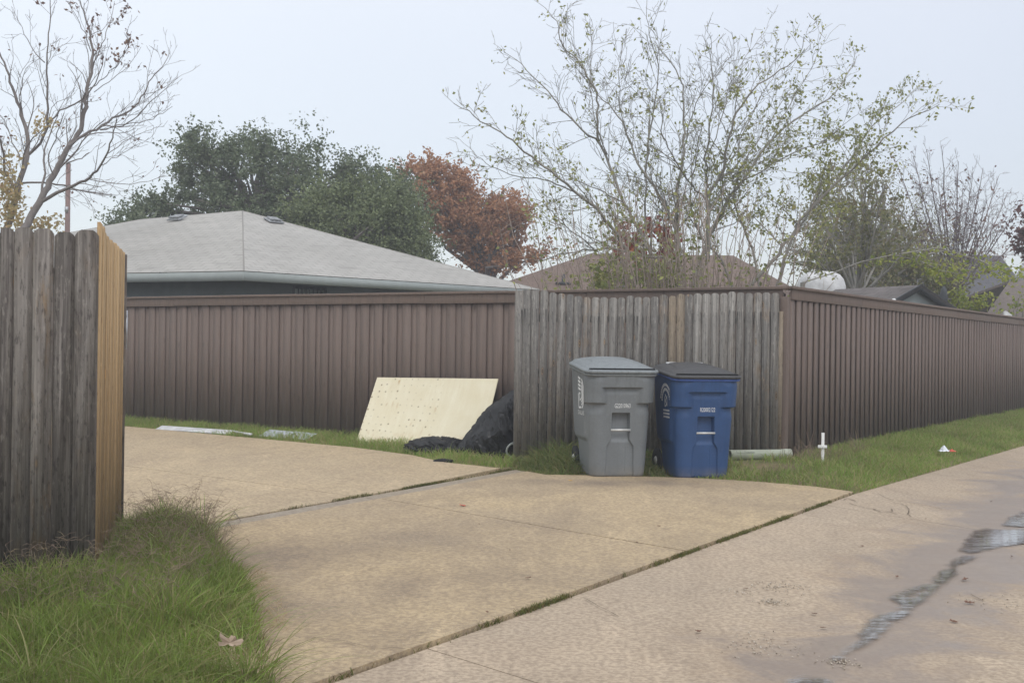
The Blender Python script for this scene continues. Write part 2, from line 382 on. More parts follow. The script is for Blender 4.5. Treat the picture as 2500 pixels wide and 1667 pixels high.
conc_outline = None
jA0, jA1 = np.array([-2.12, 8.1]), np.array([-0.02, 11.78])
jd = (jA1 - jA0) / np.linalg.norm(jA1 - jA0); jn = np.array([jd[1], -jd[0]])    # jn: towards the alley
T1 = np.array([-1.35, 9.64]); T1 = jA0 + jd * ((T1 - jA0) @ jd)
tdir = G(500, 1166)[:2] - T1; tdir /= np.linalg.norm(tdir)
T2 = G(1681, 1352)[:2]
gap = 0.007
def patch(name, A, Bp, mat, n, m, label=None, z=0.0, wetf=None, edge_drop=0.10):
    """slab between polylines A and B (same length parametrised)"""
    def rs(P, k):
        P = np.array([p[:2] for p in P], float); s = np.concatenate([[0], np.cumsum(np.linalg.norm(np.diff(P, axis=0), axis=1))])
        q = np.linspace(0, s[-1], k); return np.stack([np.interp(q, s, P[:, 0]), np.interp(q, s, P[:, 1])], 1)
    a, b = rs(A, n), rs(Bp, n); t = np.linspace(0, 1, m)[None, :, None]
    g = a[:, None] * (1 - t) + b[:, None] * t
    zz = np.full(g.shape[:2], z) + 0.004 * np.array([[noise.noise(Vector((x * 0.6, y * 0.6, 3))) for x, y in row] for row in g])
    # slightly worn edges
    V = np.concatenate([g, zz[..., None]], -1).reshape(-1, 3)
    i, j = np.meshgrid(np.arange(n - 1), np.arange(m - 1), indexing='ij'); i, j = i.ravel(), j.ravel()
    F = np.stack([i * m + j, (i + 1) * m + j, (i + 1) * m + j + 1, i * m + j + 1], 1)
    mb = MB(); att = wetf(V[:, :2]) if wetf else None
    # orientation
    e1 = g[1, 0] - g[0, 0]; e2 = g[0, 1] - g[0, 0]
    if e1[0] * e2[1] - e1[1] * e2[0] < 0: F = F[:, ::-1]
    mb.add(V, F, att)
    # skirts
    ring = [(k, 0) for k in range(n)] + [(n - 1, k) for k in range(1, m)] + [(k, m - 1) for k in range(n - 2, -1, -1)] + [(0, k) for k in range(m - 2, 0, -1)]
    idx = np.array([p * m + q for p, q in ring]); R = V[idx]; R2 = R.copy(); R2[:, 2] -= edge_drop
    L = len(idx); k = np.arange(L)
    mb.add(np.concatenate([R, R2]), np.stack([k, (k + 1) % L, L + (k + 1) % L, L + k], 1), np.concatenate([att[idx], att[idx]]) if wetf else None)
    o = mb.build(name, mat, None, False, 'wet' if wetf else None)
    tag(o, kind='structure', label=label)
    return o
def off(P, v): return [np.array(p[:2]) + np.array(v) for p in P]
STN = [(640, 1370, .45, .9), (780, 1345, .5, .7), (1020, 1330, .55, .6), (1300, 1290, .5, .45), (1250, 1420, .5, .5), (700, 1490, .35, .6), (1000, 1440, .45, .45), (1480, 1185, .35, .9), (1620, 1183, .35, .8), (1330, 1180, .3, .6), (1760, 1195, .4, .5), (1560, 1420, .4, .35), (1250, 1210, .4, .3), (900, 1560, .3, .4)]
STN = [(G(a, b)[:2], c_, d_) for a, b, c_, d_ in STN]
def stainf(P):
    v = np.zeros(len(P))
    for q, s_, k_ in STN: v = np.maximum(v, k_ * np.exp(-(np.linalg.norm((P - q) * np.array([.75, 1.0]), axis=1) / s_) ** 2))
    return v
nB = (B1 - B0) / np.linalg.norm(B1 - B0); nB = np.array([-nB[1], nB[0]])        # away from the alley
g1 = nB * 0.022
meet = B0 + (B1 - B0) * (((T2 - B0) @ (B1 - B0)) / ((B1 - B0) @ (B1 - B0)))
SW = 0.21
sA = T1 + jn * SW; far_left = jA0 - jd * 5.0
dT = (meet - T1) / np.linalg.norm(meet - T1)
DZ = 0.018
patch('driveway', off([Bm, meet - (B1 - B0) * 0.001], g1), [far_left + jn * (SW + 0.01), sA + jn * 0.01 - jd * 0.005], M['drive'], 60, 40, 'tan concrete driveway slab beside the tall grass', DZ, stainf)
e = [np.array(p) for p in EDGE]
patch('driveway', off([meet + (B1 - B0) * 0.0015, B1 - (B1 - B0) * 0.002], g1), [sA + jn * 0.01 + jd * 0.005, jA1 + jn * (SW + 0.01), e[1], e[2], e[3], e[4], e[5], e[6] + g1 * 1.2 - (B1 - B0) * 0.0002], M['drive'], 60, 40, 'tan concrete driveway slab below the two bins', DZ, stainf)
patch('driveway_strip', [far_left + jn * 0.035, T1 + jn * 0.035 - jd * 0.004], [far_left + jn * SW, sA - jd * 0.004], M['strip'], 40, 6, 'narrow grey concrete strip between driveway slabs by the tall grass', DZ - 0.006)
patch('driveway_strip', [T1 + jn * 0.035 + jd * 0.004, jA1 + jn * 0.035 + jd * .1], [sA + jd * 0.004, jA1 + jn * SW], M['strip'], 30, 6, 'narrow grey concrete strip ending at the grey picket fence', DZ - 0.006)
T0 = T1 + tdir * 7.5
patch('driveway', [far_left, T1 - tdir * 0.0 - jd * 0.006], [T0 - jd * 7, T0 - jd * 0.006], M['drive_far'], 40, 30, 'pale tan upper driveway slab nearest the cedar fence', DZ - 0.003)
F0 = [G(x, y)[:2] for x, y in ((1222, 1146), (1084, 1131), (1002, 1113), (857, 1094), (569, 1067), (290, 1041))]
Fl = F0[-1] + (F0[-1] - F0[-2]) * 0.6
q1, q2 = G(830, 1097)[:2], G(366, 1127)[:2]; qd = (q2 - q1) / np.linalg.norm(q2 - q1)
def isect(p, d, q, e_):
    A = np.array([[d[0], -e_[0]], [d[1], -e_[1]]]); t = np.linalg.solve(A, q - p); return p + d * t[0]
K1 = isect(q1, qd, T1, tdir)
K2 = F0[3]
patch('driveway', [T1 + jd * 0.006, K1 + jd * 0.006 - tdir * 0.003], [F0[0], F0[1], F0[2], K2 - tdir * 0.003], M['drive_far'], 40, 40, 'pale tan upper driveway slab below the leaning board', DZ - 0.003)
patch('driveway', [K1 + jd * 0.006 + tdir * 0.003, T0 + jd * 0.006], [K2 + tdir * 0.003, F0[4], F0[5], Fl], M['drive_far'], 40, 40, 'pale tan upper driveway slab along the brown fence', DZ - 0.003)

# alley: wet band traced from the photo
WL = [(2560, 1118), (2480, 1140), (2420, 1168), (2350, 1215), (2290, 1265), (2240, 1300), (2180, 1338), (2120, 1372), (2070, 1412), (2035, 1470), (1950, 1520), (1860, 1575), (1760, 1630), (1690, 1690)]
WR = [(2240, 1690), (2240, 1635), (2300, 1600), (2345, 1583), (2370, 1520), (2395, 1462), (2450, 1450), (2560, 1440)]
WP = [G(*p)[:2] for p in WL + WR]
def wetf(P):
    d = dist_poly(P, WP + [WP[0]]); s = np.where(inside(P, WP), d, -d); return np.clip(0.5 + s * 0.75, 0, 1)
AW = 6.5
an = -nB
aj0, aj1 = G(1072, 1588)[:2], G(1325, 1667)[:2]; ad_ = (aj1 - aj0) / np.linalg.norm(aj1 - aj0)
cj0, cj1 = G(2010, 1232)[:2], G(2388, 1293)[:2]; cd_ = (cj1 - cj0) / np.linalg.norm(cj1 - cj0)
sB = (B1 - B0) / np.linalg.norm(B1 - B0)
def onB(p): return B0 + sB * ((p - B0) @ sB)
a_s, c_s = onB(aj0), onB(cj0)
a_e, c_e = aj0 + ad_ * AW, cj0 + cd_ * AW
far_d = (B2 - B1) / np.linalg.norm(B2 - B1)
patch('alley', [Bm, a_s - sB * 0.004], [Bm + an * AW, a_e - sB * 0.004], M['alley'], 30, 40, 'grey tan concrete alley slab at the bottom edge', 0.0, wetf)
patch('alley', [a_s + sB * 0.004, c_s - sB * 0.004], [a_e + sB * 0.004, c_e - sB * 0.004], M['alley'], 110, 110, 'grey tan concrete alley slab with the broken patch and long puddle', 0.0, wetf)
patch('alley', [c_s + sB * 0.004, B1, B2], [c_e + sB * 0.004, B2 + an * AW - far_d * 3, B2 + an * AW], M['alley'], 110, 110, 'grey tan concrete alley slab beside the grass verge', 0.0, wetf)
patch('alley', [B2 + far_d * 0.008, B3], [B2 + an * AW + far_d * 0.008, B3 + an * AW], M['alley'], 40, 20, 'far end of the grey tan concrete alley', 0.0, wetf)

def mat_soil():
    t = NT('soil'); g = t.n('ShaderNodeNewGeometry').outputs['Position']; n = t.noise(g, 3, 8, 0.7); n2 = t.noise(g, 0.7, 4)
    c = t.mix(t.mr(n, 0.35, 0.65), (0.17, 0.125, 0.08), (0.29, 0.21, 0.135)); c = t.mix(t.mr(n2, 0.4, 0.6, 0.2, 0.7), c, (0.16, 0.19, 0.07))
    return t.done(c, 0.95, t.bump(t.noise(g, 30, 6, 0.7), 0.8, 0.02), 0.1)
M['soil'] = mat_soil()
# ground sheet: fine near, coarse far
xs = np.concatenate([[-85, -65, -45, -25, -16], np.arange(-11, 14, 0.16), [16, 20, 26, 34, 60, 85]])
ys = np.concatenate([[-40, -20, -12, -2, 1], np.arange(2, 22, 0.16), [24, 27, 31, 36, 42, 60, 80, 100]])
gx, gy = np.meshgrid(xs, ys, indexing='ij'); P2 = np.stack([gx.ravel(), gy.ravel()], 1)
zz = ground_z(P2) - 0.004
CONC = [Bm, B0, B1, e[5], e[4], e[3], e[2], e[1], e[0]] + F0 + [Fl, T0 - jd * 7, far_left]
ALL = [Bm, B0, B1, B2, B3, B3 + an * AW, Bm + an * AW]
ci = inside(P2, CONC) | inside(P2, ALL)
zz = np.where(ci, -0.02, zz)
n, m = len(xs), len(ys)
i, j = np.meshgrid(np.arange(n - 1), np.arange(m - 1), indexing='ij'); i, j = i.ravel(), j.ravel()
mb = MB(); mb.add(np.concatenate([P2, zz[:, None]], 1), np.stack([i * m + j, (i + 1) * m + j, (i + 1) * m + j + 1, i * m + j + 1], 1))
tag(mb.build('ground', M['soil'], None, True), kind='structure')

# puddles: thin sheets of water lying in the wet band
def mat_water():
    """thin muddy water: soft shore, ripples break the mirror into streaks"""
    t = NT('water'); g = t.n('ShaderNodeNewGeometry').outputs['Position']
    nr = t.bump(t.noise(t.map(g, (1.6, 7, 1)), 5, 3, 0.5, 0.4), 0.05, 0.01)
    gl = t.n('ShaderNodeBsdfGlossy'); gl.inputs['Roughness'].default_value = 0.02; gl.inputs[0].default_value = (1, 1, 1, 1); t.l(nr, gl.inputs['Normal'])
    df = t.n('ShaderNodeBsdfDiffuse'); df.inputs[0].default_value = (0.15, 0.12, 0.10, 1)
    tr = t.n('ShaderNodeBsdfTransparent')
    fr = t.n('ShaderNodeFresnel'); fr.inputs['IOR'].default_value = 1.9; t.l(nr, fr.inputs['Normal'])
    m1 = t.n('ShaderNodeMixShader'); t.l(t.mr(fr.outputs[0], 0, 0.6, 0.1, 0.9), m1.inputs[0]); t.l(df.outputs[0], m1.inputs[1]); t.l(gl.outputs[0], m1.inputs[2])
    shr = t.mr(t.att('shore'), -0.010, 0.048, smooth=True)
    mk = t.mr(t.noise(t.map(g, (5, 30, 1)), 1, 5, 0.65, 0.4), 0.38, 0.52)
    deep = t.mr(t.att('shore'), 0.06, 0.14)
    m2 = t.n('ShaderNodeMixShader'); t.l(t.math('MULTIPLY', shr, t.math('MAXIMUM', mk, deep)), m2.inputs[0]); t.l(tr.outputs[0], m2.inputs[1]); t.l(m1.outputs[0], m2.inputs[2])
    t.l(m2.outputs[0], t.out.inputs[0]); return t.m
M['water'] = mat_water()
def puddle(pts, label, seed, jag=0.022):
    P = np.array([G(x, y)[:2] for x, y in pts]); n = len(P); out = []
    for k in range(n):
        a, b = P[k], P[(k + 1) % n]; L = np.linalg.norm(b - a); s = max(2, int(L / 0.012))
        for q in range(s):
            p = a + (b - a) * q / s; d = b - a; nn = np.array([-d[1], d[0]]) / (L + 1e-9)
            v = Vector((p[0] * 9, p[1] * 9, seed)); out.append(p + nn * (noise.noise(v) * jag * 1.4 + noise.noise(v * 3.7) * jag * 0.8 + noise.noise(v * 9) * jag * .3))
    out = np.array(out); lo, hi = out.min(0) - .05, out.max(0) + .05; st_ = .014
    X_, Y_ = np.meshgrid(np.arange(lo[0], hi[0], st_), np.arange(lo[1], hi[1], st_), indexing='ij'); Q = np.stack([X_.ravel(), Y_.ravel()], 1)
    cl = P; d = dist_poly(Q, list(cl) + [cl[0]]); sd_ = np.where(inside(Q, cl), d, -d) + .02 * np.array([noise.noise(Vector((x * 7, y * 12, seed))) + .5 * noise.noise(Vector((x * 18, y * 40, seed))) for x, y in Q])
    n1, m1 = X_.shape; i1, j1 = np.meshgrid(np.arange(n1 - 1), np.arange(m1 - 1), indexing='ij'); i1, j1 = i1.ravel(), j1.ravel()
    F = np.stack([i1 * m1 + j1, (i1 + 1) * m1 + j1, (i1 + 1) * m1 + j1 + 1, i1 * m1 + j1 + 1], 1); F = F[(sd_[F] > -.012).any(1)]
    use = np.unique(F); rm = np.zeros(len(Q), int); rm[use] = np.arange(len(use)); mb = MB(); mb.add(np.concatenate([Q[use], np.full((len(use), 1), .0070 + .0004 * seed)], 1), rm[F], sd_[use])
    o = mb.build('puddle', M['water'], None, False, 'shore'); tag(o, label, None, None, 'structure')
puddle([(2337, 1348), (2352, 1318), (2375, 1297), (2400, 1291), (2440, 1293), (2500, 1290), (2600, 1292), (2600, 1328), (2500, 1332), (2440, 1340), (2400, 1350), (2370, 1354)], 'large puddle mirroring the fence corner and tree', 1)
puddle([(2460, 1262), (2520, 1240), (2600, 1225), (2600, 1285), (2500, 1288), (2440, 1286)], 'shallow puddle beyond the alley crack', 2)
puddle([(2345, 1357), (2395, 1357), (2375, 1372), (2340, 1384), (2305, 1382), (2320, 1370)], 'small ripple of water below the large puddle', 3, 0.05)
puddle([(2295, 1394), (2330, 1388), (2345, 1398), (2335, 1412), (2300, 1424), (2285, 1430), (2275, 1424), (2290, 1408)], 'small puddle reflecting leaves in the alley middle', 4, 0.03)
puddle([(2210, 1438), (2260, 1425), (2290, 1430), (2250, 1446), (2225, 1462), (2235, 1480), (2215, 1487), (2190, 1476), (2160, 1460)], 'brown and silver puddle halfway down the alley', 5, 0.05)
puddle([(2150, 1500), (2222, 1492), (2212, 1508), (2158, 1526), (2138, 1552), (2104, 1562), (2086, 1552), (2098, 1532), (2120, 1512)], 'long silver puddle in the lower alley', 6, 0.045)
puddle([(1925, 1655), (1960, 1650), (2010, 1656), (2040, 1665), (2030, 1700), (1900, 1700)], 'puddle cut by the bottom edge of the picture', 7, 0.03)

puddle([(2335, 1375), (2345, 1395), (2318, 1422), (2296, 1440), (2262, 1468), (2238, 1490), (2222, 1505), (2180, 1532), (2150, 1562), (2100, 1590), (2040, 1622), (2020, 1614), (2078, 1575), (2120, 1540), (2170, 1498), (2212, 1468), (2250, 1440), (2290, 1400)], 'thin trickle of water joining the small puddles along the alley', 9, 0.04)

# cracks and crumbled concrete
def crack(pts, w, name='crack', jit=0.012, label=None):
    P = np.array([G(x, y)[:2] for x, y in pts]); out = []
    for a, b in zip(P[:-1], P[1:]):
        L = np.linalg.norm(b - a); s = max(2, int(L / 0.04))
        for q in range(s):
            p = a + (b - a) * q / s; v = Vector((p[0] * 6, p[1] * 6, w * 100)); out.append(p + np.array([noise.noise(v), noise.noise(v + Vector((9, 9, 9)))]) * jit * 2)
    out.append(P[-1]); out = np.array(out); d = np.gradient(out, axis=0); d /= np.linalg.norm(d, axis=1)[:, None]; nn = np.stack([-d[:, 1], d[:, 0]], 1)
    ww = w * (0.4 + 0.8 * RNG.random(len(out)))[:, None]; N = len(out); k = np.arange(N - 1)
    return out + nn * ww, out - nn * ww, np.stack([k, k + 1, N + k + 1, N + k], 1)[:, ::-1]
def cracks(lst, z, label):
    mb = MB()
    for pts, w in lst:
        a, b, f = crack(pts, w); V = np.concatenate([a, b]); mb.add(np.concatenate([V, np.full((len(V), 1), z)], 1), f)
    tag(mb.build('crack', M['crack']), label, None, None, 'structure')
M['crack'] = mat_plain('crack_dirt', (0.10, 0.075, 0.05), 0.95)
cracks([([(2075, 1230), (2110, 1240), (2130, 1243), (2165, 1250), (2192, 1256)], 0.004), ([(2130, 1243), (2150, 1252), (2180, 1250), (2175, 1243)], 0.004), ([(2180, 1228), (2205, 1232), (2220, 1245), (2215, 1256), (2225, 1262)], 0.004), ([(2140, 1205), (2180, 1222), (2230, 1230), (2300, 1243)], 0.0025), ([(2090, 1225), (2070, 1217), (2060, 1222)], 0.004)], 0.0065, 'branching cracks near the tip of the grass verge')
cracks([([(1424, 1462), (1450, 1475), (1480, 1492), (1510, 1506)], 0.0025), ([(2370, 1452), (2400, 1468)], 0.003)], 0.0065, 'thin crack running off the driveway joint')
cracks([([(690, 1568), (760, 1568), (850, 1578), (900, 1590), (990, 1597)], 0.0016)], DZ + 0.0075, 'crack across the front of the driveway')


# ------------------------------------------------------------------ fences
def picket(mb, x, w, z0, z1, y=0.0, th=0.016, ear=0.022, tilt=0.0, shape=0):
    h = z1 - z0; e_ = min(ear, w * 0.3)
    if shape == 1: pts = [(0, z0), (w, z0), (w, z1)] + [(0, z1)]
    else:
        pts = [(0, z0), (w, z0), (w, z1 - e_), (w - e_ * .35, z1 - e_ * .45), (w - e_, z1), (e_, z1), (e_ * .35, z1 - e_ * .45), (0, z1 - e_)]
    pts = [(px_ + tilt * (pz - z0), pz) for px_, pz in pts]
    n_ = len(pts)
    att = np.array([p[1] - z1 for p in pts] * 2)
    mb.prism(pts, (x, y, 0), (1, 0, 0), (0, 0, 1), (0, 1, 0), th, att)

# brown board fence along the driveway (local x runs from the corner away to the left)
HF = 1.96
def board_fence(name, label, p0, direction, L, face, pitch, seed, group=None, pat=None, base=None, split=(2.44,)):
    """face: +1 if local +y side faces us. Boards, fascia, cap."""
    rot = math.atan2(direction[1], direction[0])
    t = thing(name, label, 'fence', (p0[0], p0[1], 0), rot, group)
    R = random.Random(seed); mb = MB(); x = 0.0; k = 0
    while x < L:
        w = (pat[k % len(pat)][0] if pat else pitch) * R.uniform(0.95, 1.05)
        proud = pat[k % len(pat)][1] if pat else (0.0 if k % 2 else 0.014)
        zb = base(x) if base else 0.0
        y = face * (0.02 + proud)
        ov = 0.012 if not pat else 0.0
        ov = 0.028 if (pat and proud < .015) else 0.0
        mb.prism([(x - ov, zb + R.uniform(0.0, 0.025)), (x + w + ov, zb + R.uniform(0.0, 0.025)), (x + w + ov, HF - 0.05), (x - ov, HF - 0.05)], (0, y + R.uniform(-.0025, .0025), 0), (1, 0, 0), (0, 0, 1), (0, face, 0), 0.015)
        x += w + (pat[k % len(pat)][2] if pat else 0.0); k += 1
    mb.build('boards', M['brownpaint'], t)
    # fascia in lengths
    mb = MB(); x = 0.0
    while x < L:
        l = min(2.44, L - x); mb.box((x + l / 2, face * 0.068, HF - 0.075 + R.uniform(-.005, .005)), (l - 0.004, 0.019, 0.115)); x += l
    bevel(mb.build('fascia', M['brownpaint'], t), 0.003)
    mb = MB(); x = -0.05
    while x < L:
        l = min(3.6, L - x); mb.box((x + l / 2, face * 0.03, HF + 0.0 + R.uniform(-.004, .004)), (l - 0.003, 0.15, 0.032)); x += l
    bevel(mb.build('cap_rail', M['brownpaint'], t), 0.004)
    mb = MB()
    for z in (0.35, 1.05, 1.7): mb.box((L / 2, -face * 0.03, z), (L, 0.04, 0.09))
    mb.build('rail', M['brownpaint'], t)
    x = 0.1
    while x < L: mb = MB(); mb.box((x, -face * 0.095, HF / 2 - .03), (0.09, 0.09, HF - .05)); mb.build('post', M['brownpaint'], t); x += 2.4
    return t
board_fence('board_fence', 'brown painted board fence running along the driveway behind the leaning board', CORNER, SDIR, 16.5, 1, 0.158, 3, pat=[(0.142, 0.015, 0.0), (0.101, 0.0, 0.0)])
# alley fence: board-on-board look, narrow proud boards with dark gaps
board_fence('board_fence', 'brown painted fence of narrow ribs running away beside the alley verge', CORNER, ADIR, 30, -1, 0.1, 5, pat=[(0.118, 0.030, 0.0), (0.072, 0.010, 0.0)], base=lambda x: 0.09)
mb = MB(); mb.box((0, 0, 0.93), (0.085, 0.08, 1.86))
cp = bevel(mb.build('fence_post', M['brownpaint']), 0.004); cp.location = (CORNER[0] - 0.02, CORNER[1] - 0.085, 0); cp.rotation_euler = (0, 0, math.atan2(ADIR[1], ADIR[0]))
tag(cp, 'thick brown corner post where the brown fence meets the grey pickets', 'post')

# grey diagonal picket fence behind the bins
gp0, gp1 = np.array([0.03, 12.63]), np.array([2.85, 12.38]); gd = gp1 - gp0; gL = np.linalg.norm(gd)
t = thing('picket_fence', 'weathered grey dog-eared picket fence behind the two bins', 'fence', (gp0[0], gp0[1], 0), math.atan2(gd[1], gd[0]))
prof = [(0, 1.90), (.045, 1.90), (.115, 1.895), (.16, 1.88), (.2, 1.85), (.24, 1.845), (.32, 1.84), (.5, 1.845), (.62, 1.865), (.72, 1.885), (.85, 1.90), (1, 1.89)]
mb = MB(); R = random.Random(4); x = 0.0; k = 0
while x < gL - 0.02:
    w = R.choice([0.083, 0.086, 0.089, 0.092]) * 1.0; u = x / gL
    z1 = np.interp(u, [p[0] for p in prof], [p[1] for p in prof]) + R.uniform(-0.014, 0.012); zb = 0.03 + 0.06 * u
    if 0.575 < u < 0.64: pk = MB(); picket(pk, x, w, zb, z1 + .006, -0.024, 0.016, .03, 0, 0); pk.build('patch_picket', M['tanwood'], t); x += w + .006; continue
    picket(mb, x, w, zb, z1, -0.020 + R.uniform(-.008, .006), 0.016, R.uniform(.022, .032), R.uniform(-.002, .002), 1 if x < 0.2 else 0)
    x += w + R.uniform(0.002, 0.009); k += 1
mb.build('pickets', M['oldwood'], t, False, 'td')
mb = MB()
for z in (0.4, 1.0, 1.6): mb.box((gL / 2, 0.022, z), (gL - .01, 0.038, 0.085))
mb.build('rail', M['oldwood'], t)
for x in (0.06, gL / 2, gL - 0.06):
    mb = MB(); mb.box((x, 0.087, 0.9), (0.088, 0.088, 1.72)); mb.build('post', M['oldwood'], t)
# yellow brown trim board at its right end
mb = MB(); picket(mb, gL + 0.001, 0.07, 0.1, 1.70, -0.006, 0.02, .01, 0.002, 1)
mb.build('end_board', M['tanwood'], t)

# left foreground fence: old pickets facing us, new cedar return
lp = np.array([-2.17, 5.95]); ld = np.array([-0.42, -0.15]); ld /= np.linalg.norm(ld)
t = thing('picket_fence', 'dark weathered dog-eared picket fence rising from the tall grass', 'fence', (lp[0], lp[1], 0), math.atan2(-ld[1], -ld[0]))
mb = MB(); R = random.Random(8); x = 0.022; k = 0
ws = [0.118, 0.098, 0.1, 0.09, 0.065, 0.1, 0.09]
while x > -3.0:
    w = ws[k % len(ws)] * R.uniform(.97, 1.03); z1 = 1.855 + R.uniform(-.012, .008)
    picket(mb, x - w, w, 0.02, z1, -0.012 + R.uniform(-.006, .003), 0.017, R.uniform(.022, .034), R.uniform(-.002, .001))
    x -= w + R.uniform(-.001, .0015); k += 1
mb.build('pickets', M['darkwood'], t)
mb = MB()
for z in (0.4, 1.0, 1.62): mb.box((-1.5, 0.026, z), (2.96, 0.038, 0.085))
mb.build('rail', M['darkwood'], t)
for x in (-1.2, -2.6):
    mb = MB(); mb.box((x, 0.092, 0.85), (0.088, 0.088, 1.7)); mb.build('post', M['darkwood'], t)
rd = np.array([-0.262, 0.965]); rd /= np.linalg.norm(rd)
t = thing('cedar_fence', 'yellow new cedar picket fence seen edge-on at the corner of the dark pickets', 'fence', (lp[0] + .003, lp[1] + .012, 0), math.atan2(rd[1], rd[0]))
mb = MB(); x = 0.0; R = random.Random(2)
zt = [1.905, 1.90, 1.885, 1.875, 1.87, 1.875, 1.88, 1.885, 1.89]
k = 0
while x < 1.9:
    w = 0.138 * R.uniform(.97, 1.02)
    picket(mb, x, w, 0.02, zt[min(k, 8)] + R.uniform(-.004, .004), -0.018 - (0.0035 if k % 2 else 0) , 0.016, .022, R.uniform(-.001, .001), 1 if k == 0 else 0)
    x += w + .004; k += 1
mb.build('pickets', M['cedar'], t)
mb = MB()
for z in (0.4, 1.0, 1.62): mb.box((0.98, 0.022, z), (1.9, 0.038, 0.085))
mb.build('rail', M['cedar'], t)
for x in (0.09, 1.80):
    mb = MB(); mb.box((x, 0.087, 0.9), (0.088, 0.088, 1.78)); mb.build('post', M['cedar'], t)
M['galv'] = mat_plain('galvanised_metal', (0.45, 0.46, 0.48), 0.4, 0.15, 12, 0.1, 0.5, 0.6)
M['dkmetal'] = mat_plain('dark_metal', (0.05, 0.05, 0.05), 0.5)
mb = MB(); mb.box((1.955, -0.01, 0.95), (0.03, 0.05, 1.86)); mb.build('edge_board', M['darkwood'], t)
mb = MB(); mb.box((1.977, 0.0, 1.36), (0.012, 0.07, 0.26)); mb.box((1.987, 0.0, 1.47), (0.02, 0.075, 0.03)); mb.box((1.987, 0.0, 1.25), (0.02, 0.075, 0.03)); mb.tube([(2.0, -0.035, 1.24), (2.0, -0.035, 1.50)], 0.008, 8)
mb.build('latch', M['galv'], t)


# ------------------------------------------------------------------ wheeled bins
def mat_bin(name, col, worn, side=None):
    t = NT(name); o = t.obj(); n = t.noise(o, 5, 6, 0.6); s_ = t.noise(t.map(o, (40, 40, 2.5)), 1, 4, 0.7)
    c = t.mix(t.mr(n, 0.35, 0.65, 0, 0.8), col, worn)
    z = xyz(t, o)[2]
    dirt = t.math('MULTIPLY', t.mr(s_, 0.5, 0.66), t.math('MULTIPLY', t.mr(z, 0.80, 0.98), t.mr(n, 0.35, 0.6)))
    c = t.mix(t.math('MULTIPLY', dirt, 0.45), c, tuple(x * 0.35 for x in col))
    scf = t.noise(t.map(o, (6, 6, 38)), 1, 4, 0.7, 1.0); c = t.mix(t.math('MULTIPLY', t.mr(scf, 0.62, 0.7), t.mr(t.noise(o, 3, 3), 0.5, 0.62, 0, 0.35)), c, tuple(min(1, x * 2 + .05) for x in col))
    c = t.mix(t.math('MULTIPLY', t.mr(t.noise(t.map(o, (26, 26, 1.2)), 1, 5, 0.7), 0.52, 0.68), t.mr(z, 1.0, 0.3, 0.35, 0.1)), c, tuple(x * 0.5 for x in col))
    sp_ = t.math('MULTIPLY', t.mr(t.voro(o, 45), 0.11, 0.05), t.mr(t.noise(o, 4, 3), 0.55, 0.65))
    c = t.mix(t.math('MULTIPLY', sp_, 0.5), c, (0.5, 0.5, 0.5))
    c = t.mix(t.mr(t.noise(o, 60, 3), 0.4, 0.6, 0, 0.12), c, tuple(x * 0.5 for x in col))
    c = t.mix(t.math('MULTIPLY', t.mr(z, 0.12, 0.0), t.mr(n, 0.3, 0.6, 0, 0.5)), c, (0.25, 0.21, 0.16))
    return t.done(c, t.mr(n, 0.3, 0.7, 0.42, 0.6), t.bump(t.noise(o, 160, 2), 0.12, 0.002), 0.4)
M['bingrey'] = mat_bin('grey_bin_plastic', (0.155, 0.168, 0.175), (0.185, 0.20, 0.208))
M['lidgrey'] = mat_bin('grey_lid_plastic', (0.19, 0.21, 0.218), (0.23, 0.25, 0.257))
M['binblue'] = mat_bin('blue_bin_plastic', (0.020, 0.060, 0.165), (0.028, 0.078, 0.205))
M['rimblue'] = mat_bin('blue_rim_plastic', (0.04, 0.09, 0.31), (0.05, 0.11, 0.36))
M['lidblack'] = mat_bin('black_lid_plastic', (0.045, 0.045, 0.046), (0.065, 0.065, 0.066))
M['rubber'] = mat_plain('rubber', (0.02, 0.02, 0.02), 0.8)
M['steel'] = mat_plain('zinc_bar', (0.62, 0.62, 0.60), 0.35, 0.1, 20, 0.05, 0.5, 0.35)
M['white'] = mat_plain('white_print', (0.72, 0.73, 0.73), 0.6, 0.12, 30)
M['slotshade'] = mat_plain('slot_shade_black', (0.02, 0.02, 0.022), 0.8)  # near-black colour standing for shade inside the lid opening

def w_half(z): return np.interp(z, [0, .1, .70, 1.0], [.262, .272, .300, .312])
def d_front(z): return np.interp(z, [0, 1.0], [-0.275, -0.335])
def d_back(z): return np.interp(z, [0, .30, .42, 1.0], [.20, .24, .31, .345])
def bin_disp(x, z, s):
    """outward push; s = 1 on the front face, fading to 0 along the sides"""
    ax = np.abs(x)
    ws = sm(0.13, 0.215, ax)
    low = np.where(z > 0.715, sm(0.715 - .001, 0.730, z), 0) ; up = sm(0.868, 0.882, z)
    out = 0.030 * (ws * low * (1 - sm(.93, 1.0, z) * .4) + (1 - ws) * up)
    out = out - 0.016 * ws * sm(.60, .712, z) * (1 - sm(.712, .722, z)) - 0.012 * (1 - ws) * sm(.80, .866, z) * (1 - sm(.868, .876, z))
    hw = np.interp(z, [0, .30, .365, .63], [.138, .128, .088, .085])
    edge = 1 - sm(hw - 0.006, hw + 0.004, ax)
    dep = np.interp(z, [0, .34, .37, .46, .60, .622], [.018, .022, .035, .055, .075, .075]) * (1 - sm(.618, .632, z))
    out = out - edge * dep
    gr = np.exp(-((x - .062) / .004) ** 2) * (z < .30) * .003
    return (out + gr) * s
